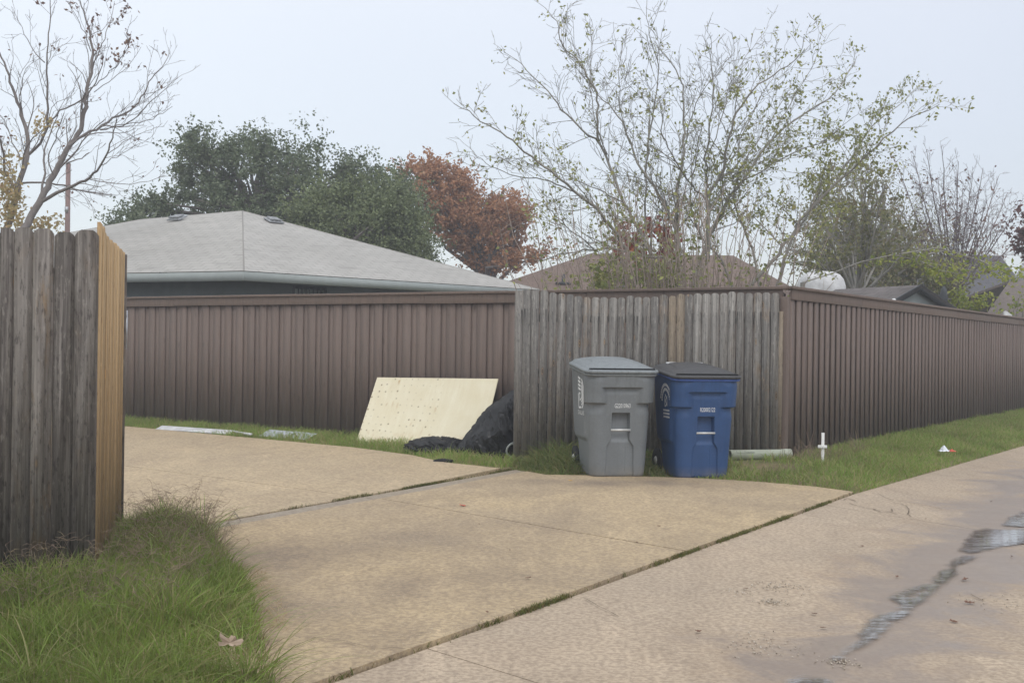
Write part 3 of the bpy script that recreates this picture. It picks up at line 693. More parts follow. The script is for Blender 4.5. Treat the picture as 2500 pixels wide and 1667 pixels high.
def perim(z, nf=150):
    """closed ring of points (x,y) at height z with front-weight s"""
    W, F_, Bk = w_half(z), d_front(z), d_back(z); rf, rb = 0.10, 0.07
    P = []; 
    xs_ = np.linspace(-(W - rf), W - rf, nf)
    for x in xs_: P.append((x, F_, 0, -1, 1.0, x))
    for a in np.linspace(-90, 0, 14)[1:]:
        r_ = math.radians(a); P.append((W - rf + rf * math.cos(r_), F_ + rf + rf * math.sin(r_), math.cos(r_), math.sin(r_), 1.0, W))
    for y in np.linspace(F_ + rf, Bk - rb, 26)[1:]:
        P.append((W, y, 1, 0, float(1 - sm(F_ + rf, F_ + rf + .08, y)), W))
    for a in np.linspace(0, 90, 9)[1:]:
        r_ = math.radians(a); P.append((W - rb + rb * math.cos(r_), Bk - rb + rb * math.sin(r_), math.cos(r_), math.sin(r_), 0.0, W))
    for x in np.linspace(W - rb, -(W - rb), 14)[1:]: P.append((x, Bk, 0, 1, 0.0, x))
    for a in np.linspace(90, 180, 9)[1:]:
        r_ = math.radians(a); P.append((-(W - rb) + rb * math.cos(r_), Bk - rb + rb * math.sin(r_), math.cos(r_), math.sin(r_), 0.0, -W))
    for y in np.linspace(Bk - rb, F_ + rf, 26)[1:]:
        P.append((-W, y, -1, 0, float(1 - sm(F_ + rf, F_ + rf + .08, y)), -W))
    for a in np.linspace(180, 270, 14)[1:-1]:
        r_ = math.radians(a); P.append((-(W - rf) + rf * math.cos(r_), F_ + rf + rf * math.sin(r_), math.cos(r_), math.sin(r_), 1.0, -W))
    return np.array(P)
def rrect(W, F_, Bk, r, k=10):
    P = []
    for cx_, cy_, a0 in ((W - r, F_ + r, -90), (W - r, Bk - r, 0), (-(W - r), Bk - r, 90), (-(W - r), F_ + r, 180)):
        for a in np.linspace(a0, a0 + 90, k): P.append((cx_ + r * math.cos(math.radians(a)), cy_ + r * math.sin(math.radians(a))))
    return np.array(P)
def loft(mb, rings, cap0=True, cap1=True):
    n_ = len(rings[0]); V = np.concatenate(rings); b = mb.n; m_ = len(rings)
    i = np.arange(m_ - 1)[:, None] * n_; j = np.arange(n_)[None]; k = (j + 1) % n_
    mb.add(V, np.stack([i + j, i + k, i + n_ + k, i + n_ + j], -1).reshape(-1, 4))
    if cap0: mb.f.append(np.array([list(range(n_))[::-1]]) + b)
    if cap1: mb.f.append(np.array([list(range(n_))]) + b + (m_ - 1) * n_)
def at_z(P2_, z): return np.concatenate([P2_, np.full((len(P2_), 1), z)], 1)

def front_y(x, z):
    return d_front(z) - bin_disp(np.asarray(x, float), np.asarray(z, float), 1.0)
def text_mesh(body, size):
    cu = bpy.data.curves.new('txt', 'FONT'); cu.body = body; cu.size = size; cu.align_x = 'CENTER'; cu.align_y = 'CENTER'; cu.resolution_u = 2
    o = bpy.data.objects.new('txt', cu); C.objects.link(o); dg = bpy.context.evaluated_depsgraph_get(); dg.update()
    me = bpy.data.meshes.new_from_object(o.evaluated_get(dg)); v = np.zeros(len(me.vertices) * 3); me.vertices.foreach_get('co', v); v = v.reshape(-1, 3)
    f = [tuple(p.vertices) for p in me.polygons]; bpy.data.objects.remove(o); bpy.data.meshes.remove(me); return v, f

def slope(mb, k=.10):
    for v in mb.v: v[:, 2] += k * (v[:, 1] + .375) * sm(.74, 1.0, v[:, 2])
def make_bin(loc, yaw, scale, body_m, rim_m, lid_m, number, label, emblem, tilt=0.0):
    t = thing('wheeled_bin', label, 'bin', loc, yaw, 'wheeled bins in front of the grey picket fence'); t.scale = (scale * 1.05, scale * 1.03, scale)
    zs = np.unique(np.concatenate([np.linspace(0, .012, 3), np.linspace(.012, .28, 14), np.linspace(.28, .38, 22), np.linspace(.38, .60, 14), np.linspace(.60, .74, 46), np.linspace(.74, .85, 12), np.linspace(.85, .9, 22), np.linspace(.9, 1.0, 6)]))
    rings = []
    for z in zs:
        p = perim(z); d = bin_disp(p[:, 5], np.full(len(p), z), p[:, 4]) + (1 - p[:, 4]) * .020 * float(sm(.335, .385, z)) * (np.abs(p[:, 2]) > .5); ins = -0.014 if z < 0.002 else (-.005 if z < .008 else 0)
        rings.append(np.stack([p[:, 0] + p[:, 2] * (d + ins), p[:, 1] + p[:, 3] * (d + ins), np.full(len(p), z)], 1))
    mb = MB(); loft(mb, rings, True, True); slope(mb)
    o = mb.build('body', body_m, t, True)
    # rim
    mb = MB(); W, F_, Bk = .332, -.375, .36
    loft(mb, [at_z(rrect(W, F_ + .03, Bk, .09), .985), at_z(rrect(W + .018, F_ + .004, Bk + .01, .095), .990), at_z(rrect(W + .022, F_, Bk + .014, .1), 1.0), at_z(rrect(W + .02, F_ + .003, Bk + .012, .1), 1.010), at_z(rrect(W + .008, F_ + .012, Bk, .1), 1.013)])
    slope(mb); mb.build('rim', rim_m, t, True)
    # lid: flange, dark slot, dome with raised panel
    lid = bpy.data.objects.new('lid', None)
    mb = MB(); W, F_, Bk = .362, -.385, .375
    rg = [at_z(rrect(W - .012, F_ + .014, Bk - .01, .1), 1.0135), at_z(rrect(W, F_, Bk, .1), 1.017), at_z(rrect(W + .001, F_ - .001, Bk, .1), 1.036), at_z(rrect(W - .004, F_ + .004, Bk - .004, .1), 1.043), at_z(rrect(W - .018, F_ + .03, Bk - .02, .09), 1.047)]
    loft(mb, rg)
    # dome grid
    nu, nv = 60, 60; U, V_ = np.meshgrid(np.linspace(-1, 1, nu), np.linspace(0, 1, nv), indexing='ij')
    X = U * (W - .03); Y = F_ + .045 + V_ * (Bk - F_ - .08)
    dome = 0.040 * (1 - np.abs(U) ** 2.6) * np.sin(np.clip(V_ * 0.62 + 0.0, 0, 1) * math.pi) ** 0.8
    panel = 0.010 * (1 - sm(.60, .66, np.abs(U) + .14 * (V_ - .5))) * sm(.10, .16, V_) * (1 - sm(.86, .92, V_))
    grip = 0.007 * np.exp(-((V_ - (.30 + .10 * (1 - U ** 2 * 3))) / .02) ** 2) * (np.abs(U) < .5)
    Zd = 1.047 + .016 * (1 - sm(.88, 1.0, np.abs(U))) + dome + panel + grip
    Zd = np.where(np.abs(U) >= .999, 1.046, Zd); Zd[:, -1] = 1.046
    Vt = np.stack([X, Y, Zd], -1).reshape(-1, 3); ii, jj = np.meshgrid(np.arange(nu - 1), np.arange(nv - 1), indexing='ij'); ii, jj = ii.ravel(), jj.ravel()
    mb.add(Vt, np.stack([ii * nv + jj, (ii + 1) * nv + jj, (ii + 1) * nv + jj + 1, ii * nv + jj + 1], 1))
    slope(mb); lo = mb.build('lid', lid_m, t, True)
    mb = MB(); mb.box((0, F_ + .052, 1.060), (2 * W - .09, .006, .014)); mb.build('slot_shade', M['slotshade'], lo)  # solid black strip painting the shade under the dome's front lip
    for x in (-.16, .16):
        mb = MB(); mb.tube([(x - .04, Bk + .01, 1.10), (x + .04, Bk + .01, 1.10)], .016, 10); mb.build('hinge', lid_m, lo)
    mb = MB(); mb.tube([(-.094, front_y(0.1, .46) - .004, .462), (.094, front_y(.1, .46) - .004, .462)], .011, 12); mb.build('lift_bar', M['steel'], t, True)
    mb = MB(); mb.tube([(-.29, Bk - .07, .125), (.29, Bk - .07, .125)], .011, 10); mb.build('axle', M['steel'], t)
    for s in (-1, 1):
        mb = MB(); x0 = s * .262
        prof_ = [(0, .04), (0, .115), (.006, .127), (.03, .127), (.036, .115), (.036, .04)]
        rings = []
        for a, r_ in prof_:
            th = np.linspace(0, 2 * np.pi, 29)[:-1]; rings.append(np.stack([np.full(28, x0 + s * (a - .0)), Bk - .07 + r_ * np.cos(th), .128 + r_ * np.sin(th)], 1))
        loft(mb, rings); wh = mb.build('wheel', M['rubber'], t)
        mb = MB(); th = np.linspace(0, 2 * np.pi, 21)[:-1]
        loft(mb, [np.stack([np.full(20, x0 + s * .0365), Bk - .07 + .045 * np.cos(th), .128 + .045 * np.sin(th)], 1), np.stack([np.full(20, x0 + s * .048), Bk - .07 + .03 * np.cos(th), .128 + .03 * np.sin(th)], 1)]); mb.build('hub', M['steel'], wh)
    # number on the front
    v, f = text_mesh(number, 0.062); v[:, 0] *= 0.152 / max(1e-6, v[:, 0].max() - v[:, 0].min()) ; v[:, 1] *= 0.043 / (v[:, 1].max() - v[:, 1].min())
    x = v[:, 0] + .012; z = .758 - .06 + v[:, 1]; mb = MB()
    V = np.stack([x, front_y(x, z) - .0015, z], 1); mb.add(V, f); mb.build('number', M['white'], t)
    # emblem on the left side
    mb = MB()
    def side(yy, zz): return np.stack([-w_half(zz) - .0220, yy, zz + .10 * (yy + .375) * sm(.74, 1.0, zz)], 1)
    emblem(mb, side)
    mb.build('emblem', M['white'], t)
    return t
def strip(mb, side, pts, w):
    P = np.array(pts, float); d = np.gradient(P, axis=0); d /= np.linalg.norm(d, axis=1)[:, None]; nn = np.stack([-d[:, 1], d[:, 0]], 1) * w / 2
    a, b = P + nn, P - nn; N = len(P); k = np.arange(N - 1); Q = np.concatenate([a, b])
    mb.add(side(Q[:, 0], Q[:, 1]), np.stack([k, k + 1, N + k + 1, N + k], 1))
# side plane coordinates: y (negative = front), z; seen from the left, front is at the right
def emblem_grey(mb, side):
    cy, cz = -.06, .80
    for r_ in (.135, .105, .075, .045):   # nested D strokes open at top left
        th = np.linspace(math.radians(-80), math.radians(72), 22)
        strip(mb, side, [(cy - r_ * .85 * math.cos(a), cz + r_ * math.sin(a)) for a in th], .019)
    for k in range(4): strip(mb, side, [(cy + .005 + .0 * k, cz + .125 - .03 * k), (cy + .095, cz + .135 - .03 * k)], .018)
    strip(mb, side, [(cy + .09, cz + .0), (cy + .09, cz - .135)], .02); strip(mb, side, [(cy, cz - .13), (cy + .09, cz - .135)], .02)
    strip(mb, side, [(cy + .02, cz + .0), (cy + .07, cz + .005)], .014); strip(mb, side, [(cy + .05, cz + .0), (cy + .045, cz - .06)], .016); strip(mb, side, [(cy + .0, cz - .045), (cy + .05, cz - .065)], .014)
    v, f = text_mesh('DALLAS', 0.06); s_ = .23 / (v[:, 0].max() - v[:, 0].min()); v *= np.array([s_, 1.0, 1]);
    mb.add(side(cy + .01 - v[:, 0], cz - .185 + v[:, 1]), f)
def emblem_blue(mb, side):
    cy, cz = -.06, .765
    for r_ in (.155, .115):
        for a in np.arange(12, 168, 9.5 * .145 / r_):
            th = np.radians(np.linspace(a, a + 7.6 * .145 / r_, 4)); strip(mb, side, [(cy - r_ * math.cos(q), cz + r_ * math.sin(q)) for q in th], .026)
    strip(mb, side, [(cy + .02, cz + .07), (cy - .015, cz + .04), (cy + .02, cz + .01), (cy - .02, cz - .02), (cy + .02, cz - .045)], .016)
    strip(mb, side, [(cy - .03, cz + .06), (cy - .03, cz - .04)], .01); strip(mb, side, [(cy + .035, cz + .05), (cy + .035, cz - .05)], .01)
    for k in range(3):
        for q in range(9): strip(mb, side, [(cy - .09 + q * .02, cz - .085 - k * .034), (cy - .075 + q * .02, cz - .085 - k * .034)], .018)
gb = G(1487, 1168)
make_bin((gb[0] + .045, gb[1] + .285, DZ), math.radians(11), 1.0, M['bingrey'], M['lidgrey'], M['lidgrey'], 'G22010963', 'grey wheeled bin with grey lid and white number G22010963', emblem_grey)
bb = G(1700, 1170)
bt = make_bin((bb[0] + .02, bb[1] + .275, DZ * .7), math.radians(12), 0.965, M['binblue'], M['rimblue'], M['lidblack'], 'R20002122', 'blue wheeled bin with black lid and white number R20002122', emblem_blue)
lidb = [c for c in bt.children if c.name.startswith('lid')][0]
mb = MB(); mb.box((-.01, .29, 1.160), (.38, .05, .024)); mb.build('label_strip', M['white'], lidb)


# ------------------------------------------------------------------ leaning board
tl, tr_ = D(921, 921, 15.42), D(1216, 924.5, 14.32); bl = G(869, 1081); brr = tr_ + (bl - tl) * 1.0; brr[2] = 0.0; bl[2] = 0.0
def mat_board():
    t = NT('cream_board'); o = t.n('ShaderNodeTexCoord').outputs['UV']; n = t.noise(o, 2.5, 6, 0.65, 0.3)
    c = t.mix(t.mr(n, 0.35, 0.65), (0.68, 0.61, 0.43), (0.72, 0.66, 0.49))
    c = t.mix(t.mr(t.noise(t.map(o, (9, 1.5, 1)), 1, 5, 0.7), 0.5, 0.72, 0, 0.5), c, (0.80, 0.76, 0.60))
    warp = t.n('ShaderNodeVectorMath', operation='ADD'); t.l(o, warp.inputs[0]); t.l(comb(t, 0.0, 0.0, 0.0), warp.inputs[1])
    sep = xyz(t, o)
    msk = t.math('MULTIPLY', t.mr(sep[0], 1.28, 1.1), t.mr(t.noise(o, 2.7, 3), 0.34, 0.52))
    v = t.voro(t.map(o, (9.5, 8.2, 1)), 1.0, rand=0.22); v2 = t.voro(t.map(o, (9.5, 2.6, 1), (0.3, 0.2, 0)), 1.0, rand=0.3)
    c = t.mix(t.math('MULTIPLY', t.mr(v, 0.19, 0.07, 0, 0.9), msk), c, (0.22, 0.16, 0.08))
    c = t.mix(t.math('MULTIPLY', t.mr(v2, 0.24, 0.05, 0, 0.7), t.math('MULTIPLY', msk, t.mr(t.noise(o, 3.1, 2), 0.5, 0.55))), c, (0.42, 0.25, 0.08))
    c = t.mix(t.math('MULTIPLY', t.mr(sep[1], 0.30, 0.0), t.mr(t.noise(t.map(o, (14, 7, 1)), 1, 5), 0.5, 0.62, 0, 0.6)), c, (0.45, 0.27, 0.10))
    return t.done(c, 0.6, t.bump(t.noise(o, 5, 4), 0.1, 0.01), 0.35)
M['board'] = mat_board()
nn = np.cross(tr_ - tl, bl - tl); nn /= np.linalg.norm(nn); nn = nn if nn[1] < 0 else -nn
me = bpy.data.meshes.new('leaning_board'); NX, NY = 24, 14; V = []; F = []; UVs = []
for a in range(NX + 1):
    for b in range(NY + 1):
        u, v = a / NX, b / NY; p = (bl * (1 - u) + brr * u) * (1 - v) + (tl * (1 - u) + tr_ * u) * v
        p = p + nn * (0.03 * math.sin(u * 3.14) * -math.sin(v * 3.14)); V.append(p); UVs.append((u * 2.05, v * 1.25))
k0 = len(V); V += [p - nn * 0.012 for p in V[:k0]]; UVs += UVs
for a in range(NX):
    for b in range(NY):
        q = [a * (NY + 1) + b, (a + 1) * (NY + 1) + b, (a + 1) * (NY + 1) + b + 1, a * (NY + 1) + b + 1]; F.append(q); F.append([i_ + k0 for i_ in q][::-1])
bd = [a * (NY + 1) for a in range(NX + 1)] + [NX * (NY + 1) + b for b in range(1, NY + 1)] + [a * (NY + 1) + NY for a in range(NX - 1, -1, -1)] + [b for b in range(NY - 1, 0, -1)]
for a, b in zip(bd, bd[1:] + bd[:1]): F.append([b, a, a + k0, b + k0])
me.from_pydata([tuple(p) for p in V], [], F); me.materials.append(M['board']); uvl = me.uv_layers.new(name='UVMap')
for l in me.loops: uvl.data[l.index].uv = UVs[l.vertex_index]
o = bpy.data.objects.new('leaning_board', me); C.objects.link(o); tag(o, 'large cream sheet of board with rust dots leaning on the brown fence', 'board')

# ------------------------------------------------------------------ rubbish bags
def mat_bag():
    t = NT('black_polythene'); o = t.obj()
    w_ = t.n('ShaderNodeTexNoise'); t.l(o, w_.inputs[0]); w_.inputs['Scale'].default_value = 3.5; w_.inputs['Detail'].default_value = 4
    wv = t.n('ShaderNodeVectorMath', operation='MULTIPLY_ADD'); t.l(w_.outputs['Color'], wv.inputs[0]); wv.inputs[1].default_value = (.45, .45, .45); t.l(o, wv.inputs[2])
    mp = t.n('ShaderNodeMapping'); t.l(wv.outputs[0], mp.inputs[0]); mp.inputs['Rotation'].default_value = (0.2, 0.55, 0.3); mp.inputs['Scale'].default_value = (2.4, 2.4, .55); mp = mp.outputs[0]
    v1 = t.noise(mp, 3.2, 5, 0.6, 0.8); v2 = t.voro(mp, 6.0); f = t.noise(mp, 16, 4, 0.65, 1.2)
    nr = t.bump(v1, 0.7, 0.06); nr = t.bump(f, 0.25, 0.006, nr)
    return t.done((0.008, 0.0085, 0.009), t.mr(f, 0.3, 0.7, 0.14, 0.26), nr, 0.38)
M['bag'] = mat_bag()
def crumple(name, center, size, seed, label, outline=None, lean=(0, 0), ridge=0.10, cat='rubbish bag', sub=5, rotz=0.0):
    import bmesh
    bm = bmesh.new(); bmesh.ops.create_icosphere(bm, subdivisions=sub, radius=1)
    for v in bm.verts:
        p = v.co.copy(); d = Vector((seed * 3.1, seed, 0))
        ph = math.atan2(p.y, p.x) + p.z * .9
        q = Vector((p.x * 1.3 + p.z * .9, p.y * 1.3, p.z * 1.0 - p.x * .4)); pl = 1 - abs(noise.noise(Vector((math.cos(ph) * 4.2, math.sin(ph) * 4.2, p.z * .9 + seed)))) * 2.6; pl2 = 1 - abs(noise.noise(Vector((math.cos(ph) * 9.5, math.sin(ph) * 9.5, p.z * 1.6 + seed)))) * 2.6
        r1 = 1 - abs(noise.noise(q * 1.7 + d)) * 2; r2 = 1 - abs(noise.noise(Vector((q.x * 5.0, q.y * 5.0, q.z * 2.2)) + d * 2)) * 2; r3 = 1 - abs(noise.noise(q * 9.0 + d)) * 2
        k = 1 + ridge * (r1 * 0.45 + pl * .75 + pl2 * .36)
        z = p.z; fl = 1.0
        if z < 0: fl = 1 + 0.12 * (-z)
        co = Vector((p.x * k * fl, p.y * k * fl, z * k))
        co.z = max(co.z, -0.78)
        if outline: co = outline(co, p)
        v.co = Vector((co.x * size[0] + lean[0] * (co.z + .8) * size[2], co.y * size[1] + lean[1] * (co.z + .8) * size[2], (co.z + .78) * size[2]))
    me = bpy.data.meshes.new(name); bm.to_mesh(me); bm.free(); me.materials.append(M['bag'])
    for p in me.polygons: p.use_smooth = True
    o = bpy.data.objects.new(name, me); C.objects.link(o); o.location = center; o.rotation_euler = (0, 0, rotz); tag(o, label, cat); return o
bgp = G(1215, 1125)
def bag_shape(co, p):
    t_ = (co.z + .78) / 1.78
    co.x = co.x * (1.12 - .30 * t_) ; 
    co.x -= 0.22 * float(sm(.1, .8, -p.x)) * float(sm(.1, -.6, p.z))
    if p.z > .35: co.z = .35 + (co.z - .35) * .62; co.x += .12 * (p.z - .35)
    return co
crumple('rubbish_bag', (-0.06, 13.35, 0.0), (0.43, 0.36, 0.52), 3, 'large full black rubbish bag slumped behind the end of the grey fence', bag_shape, (0.42, 0.0), 0.17, sub=6)
crumple('rubbish_bag', (G(1068, 1108)[0], G(1068, 1108)[1] + .1, -0.01), (0.30, 0.22, 0.10), 11, 'small flat crumpled black bag lying in the grass beside the cream board', None, (0, 0), 0.30)
s_ = G(1082, 1129); crumple('plastic_scrap', (s_[0], s_[1], 0.0), (0.075, 0.04, 0.02), 17, 'tiny scrap of black plastic on the concrete edge', None, (0, 0), 0.5, 'scrap', 4)

# hose coil behind the fence end
M['palepipe'] = mat_plain('white_plastic', (0.62, 0.64, 0.63), 0.45)
hc = G(1244, 1118); th = np.linspace(0, 2 * np.pi, 40)
mb = MB(); mb.tube([(0.105 * math.cos(a), 0.02 * math.sin(a * 2), .115 + .115 * math.sin(a)) for a in th], 0.011, 8, False)
mb.tube([(0.095 * math.cos(a) + .01, 0.03, .105 + .1 * math.sin(a)) for a in th[:34]], 0.009, 8)
o = mb.build('hose_coil', M['palepipe'], None, True); o.scale = (.72, .72, .72); o.location = (hc[0] + .035, hc[1] - .2, 0.03); o.rotation_euler = (0.1, 0, .3)
tag(o, 'coil of pale hose at the foot of the grey fence end', 'hose')

# white boards and grey sheets in the grass along the brown fence
M['whiteboard'] = mat_plain('weathered_white_paint', (0.52, 0.52, 0.52), 0.6, 0.25, 6)
M['greysheet'] = mat_plain('grey_sheet', (0.42, 0.45, 0.48), 0.5, 0.15, 10)
def plank(name, pa, pb, w, th_, z, mat, label, cat, tilt=0.0):
    a, b = G(pa[0], pa[1], z)[:2], G(pb[0], pb[1], z)[:2]; d = b - a; L = np.linalg.norm(d)
    mb = MB(); mb.box((0, 0, 0), (L, w, th_)); 
    o = bevel(mb.build(name, mat), 0.002); o.location = ((a[0] + b[0]) / 2, (a[1] + b[1]) / 2, z); o.rotation_euler = (tilt, 0, math.atan2(d[1], d[0])); tag(o, label, cat); return o
plank('trim_board', (388, 1044), (566, 1056), 0.13, 0.02, 0.035, M['whiteboard'], 'long white board lying in the grass below the brown fence', 'board', 0.35)
plank('trim_board', (566, 1053), (613, 1060), 0.04, 0.02, 0.045, M['whiteboard'], 'short thin white batten touching the end of the long white board', 'board', 0.2)
plank('metal_sheet', (644, 1056), (708, 1062), 0.22, 0.006, 0.05, M['greysheet'], 'grey flat sheet lying in the grass left of the smaller sheet', 'sheet', 0.35)
plank('metal_sheet', (706, 1060), (760, 1066), 0.20, 0.006, 0.05, M['greysheet'], 'small grey sheet with an orange patch at its corner', 'sheet', 0.38)
M['orange'] = mat_plain('orange_patch', (0.5, 0.2, 0.07), 0.6)

# green drain pipe
M['pipe'] = mat_plain('pale_green_pipe', (0.42, 0.45, 0.36), 0.45, 0.08)
pa, pb = G(1779, 1124, .1), G(1926, 1122, .1)
L = np.linalg.norm((pb - pa)[:2]); mb = MB(); th = np.linspace(0, 2 * np.pi, 29)[:-1]
def ringx(x, r_): return np.stack([np.full(28, x), r_ * np.cos(th), r_ * np.sin(th)], 1)
loft(mb, [ringx(0, .046), ringx(0, .054), ringx(L - .10, .054), ringx(L - .095, .059), ringx(L, .059), ringx(L, .050), ringx(L - .2, .048)], False, True)
loft(mb, [ringx(.12, .046), ringx(0.0005, .046)], True, False)
t = thing('drain_pipe', 'pale green plastic pipe lying in front of the fence corner', 'pipe', (pa[0], pa[1] - .05, 0.165), math.atan2(pb[1] - pa[1], pb[0] - pa[0]))
mb.build('pipe_body', M['pipe'], t, True)
M['ink'] = mat_plain('black_print', (0.06, 0.07, 0.06), 0.6)
mb = MB()
def onp(x, a): return (x, -.0555 * math.cos(a), .0555 * math.sin(a))
for xa, xb, aa, ab in ((.06, .16, .45, .49), (.06, .064, .45, .9), (.156, .16, .45, .9)):
    mb.add([onp(xa, aa), onp(xb, aa), onp(xb, ab), onp(xa, ab)], [(0, 1, 2, 3)])
for k in range(9):
    xa = .17 + k * .011; mb.add([onp(xa, .42), onp(xa + .007, .42), onp(xa + .007, .62), onp(xa, .62)], [(0, 1, 2, 3)])
mb.build('print', M['ink'], t)
c1 = G(2012, 1126, .06); mb = MB(); mb.tube([(0, 0, 0), (.12, .06, .05)], .017, 12); o = mb.build('pipe_offcut', M['palepipe'], None, True)
o.location = (c1[0], c1[1] + .1, .07); tag(o, 'short pale pipe offcut lying behind the white cross', 'pipe')
# white stake with crosspiece
cpx = G(2008, 1149, .035)
t = thing('wooden_cross', 'small chipped white wooden cross standing in the verge', 'cross', (cpx[0], cpx[1], .02), math.radians(-8))
def mat_chip():
    t = NT('chipped_white_paint'); o = t.obj(); n = t.noise(t.map(o, (1, 1, .4)), 40, 5, 0.7)
    return t.done(t.mix(t.mr(n, 0.6, 0.66), (0.78, 0.78, 0.76), (0.22, 0.13, 0.09)), 0.6)
M['chip'] = mat_chip()
mb = MB(); mb.box((0, 0, .2), (.03, .018, .42)); bevel(mb.build('upright', M['chip'], t), .002)
mb = MB(); mb.box((-.006, -.0165, .268), (.092, .014, .03)); bevel(mb.build('crosspiece', M['chip'], t), .002)
# litter
import bmesh
M['litter'] = mat_plain('litter_white', (0.7, 0.73, 0.76), 0.5)
M['litterred'] = mat_plain('litter_red', (0.55, 0.10, 0.06), 0.5)
def wrap(name, c, s, seed, mat, label, cat):
    R = random.Random(seed); bm = bmesh.new(); bmesh.ops.create_grid(bm, x_segments=9, y_segments=9, size=1)
    for v in bm.verts:
        r_ = v.co.length; v.co = Vector((v.co.x * s[0] * R.uniform(.85, 1.1), v.co.y * s[1] * R.uniform(.85, 1.1), s[2] * max(0, 1 - r_) + s[2] * .5 * abs(noise.noise(v.co * 2.3 + Vector((seed, 0, 0)))) + R.uniform(0, .004)))
    me = bpy.data.meshes.new(name); bm.to_mesh(me); bm.free(); me.materials.append(mat); o = bpy.data.objects.new(name, me); C.objects.link(o)
    md = o.modifiers.new('thick', 'SOLIDIFY'); md.thickness = .002
    o.location = c; tag(o, label, cat); return o
q = G(2304, 1104, .09); o = wrap('plastic_wrapper', (q[0], q[1], .10), (.055, .05, .07), 5, M['litter'], 'crumpled white wrapper with a red edge on the grass verge', 'litter')
q2 = wrap('red_edge', (0, 0, 0), (.05, .02, .03), 9, M['litterred'], None, None); q2.parent = o; q2.location = (.085, -.02, .0)
q = G(2380, 1044, .10); wrap('leaf_litter', (q[0], q[1], .115), (.06, .05, .03), 15, mat_plain('rusty_leaf', (0.35, 0.17, 0.07), .8), 'rust coloured leaf on the far part of the verge', 'leaf')

# dry leaves
M['dryleaf'] = mat_plain('dry_leaf', (0.34, 0.26, 0.19), 0.8, 0.25, 30)
M['redleaf'] = mat_plain('dark_leaf', (0.16, 0.08, 0.05), 0.8, 0.25, 30)
def leafobj(c, s, rz, seed, mat, label, group=None, curl=.25, lobes=5):
    R = random.Random(seed); n_ = lobes * 4; pts = [(0, 0, 0)]
    for k in range(n_):
        a = k / n_ * 2 * math.pi; r_ = s * (.55 + .45 * abs(math.cos(a * lobes / 2)) * R.uniform(.8, 1.1)); r_ *= 1.0 if abs(math.sin(a)) < .7 else .7
        pts.append((r_ * math.cos(a), r_ * math.sin(a) * .8, curl * s * (R.uniform(-.2, .6) + (r_ / s) ** 2 * .6)))
    top = pts; bot = [(x, y, z - .0012) for x, y, z in pts]; N = len(pts)
    F = [(0, k, k % n_ + 1) for k in range(1, n_ + 1)]; F += [(N + 0, N + k % n_ + 1, N + k) for k in range(1, n_ + 1)]
    me = bpy.data.meshes.new('dry_leaf'); me.from_pydata(top + bot, [], F); me.materials.append(mat)
    o = bpy.data.objects.new('dry_leaf', me); C.objects.link(o); o.location = c; o.rotation_euler = (0.15, .1, rz); tag(o, label, 'leaf', group); return o
q = G(562, 1568, .2); o = leafobj((q[0], q[1], .20), .050, .5, 3, M['dryleaf'], 'big curled tan leaf resting on top of the tall grass', curl=.5)
o.rotation_euler = (.75, .1, .2)
q = G(1130, 1241); leafobj((q[0], q[1], DZ + .006), .035, 1, 4, M['litterred'], 'red brown leaf lying mid driveway')
for k, (x, y, s_) in enumerate([(1608, 1292, .014), (1170, 1287, .012), (1290, 1421, .018), (1190, 1506, .012), (1705, 1544, .018), (1988, 1501, .016), (2355, 1417, .028), (2328, 1520, .022), (2470, 1360, .014), (2010, 1535, .016), (2190, 1410, .016), (2366, 1474, .03), (1555, 1332, .012), (1820, 1440, .016), (1245, 1352, .01), (2105, 1335, .014), (2260, 1268, .012), (2420, 1225, .014)]):
    q = G(x, y); leafobj((q[0], q[1], (DZ if y < 1667 and (x < 1700) and k != 4 else 0.0) + .008), s_, k * 1.7, 20 + k, M['redleaf'], 'tiny dark leaf scrap lying on bare concrete', 'tiny leaf scraps on the concrete')
q = G(1393, 1179); leafobj((q[0], q[1], DZ + .006), .022, .4, 77, mat_plain('yellow_leaf', (0.6, 0.36, 0.10), .7), 'yellow leaf on the driveway left of the grey bin foot')
# crumbled aggregate patches on the alley
mb = MB()
for (x, y, s_, n_) in ((1905, 1432, .16, 110), (1885, 1470, .07, 110), (1800, 1445, .12, 30), (1850, 1583, .15, 50), (1900, 1570, .25, 50), (2055, 1618, .08, 90), (2440, 1470, .25, 40)):
    q = G(x, y)
    for k in range(n_):
        a, b = RNG.normal(0, s_ * .5, 2); r_ = RNG.uniform(.0025, .0055); c_ = np.array([q[0] + a, q[1] + b, .003 + r_ * .3])
        v = RNG.normal(size=(6, 3)) * .25 + np.array([[1, 0, 0], [-1, 0, 0], [0, 1, 0], [0, -1, 0], [0, 0, .7], [0, 0, -.7]]); mb.add(c_ + v * r_, [(0, 2, 4), (2, 1, 4), (1, 3, 4), (3, 0, 4), (2, 0, 5), (1, 2, 5), (3, 1, 5), (0, 3, 5)])
def mat_peb():
    t = NT('pebbles'); c = t.ramp(t.island(), [(0, (.20, .16, .12)), (.5, (.42, .36, .28)), (1, (.6, .54, .46))]); return t.done(c, .8)
tag(mb.build('gravel', mat_peb()), 'loose aggregate crumbled out of the alley concrete', 'gravel', None, 'stuff')


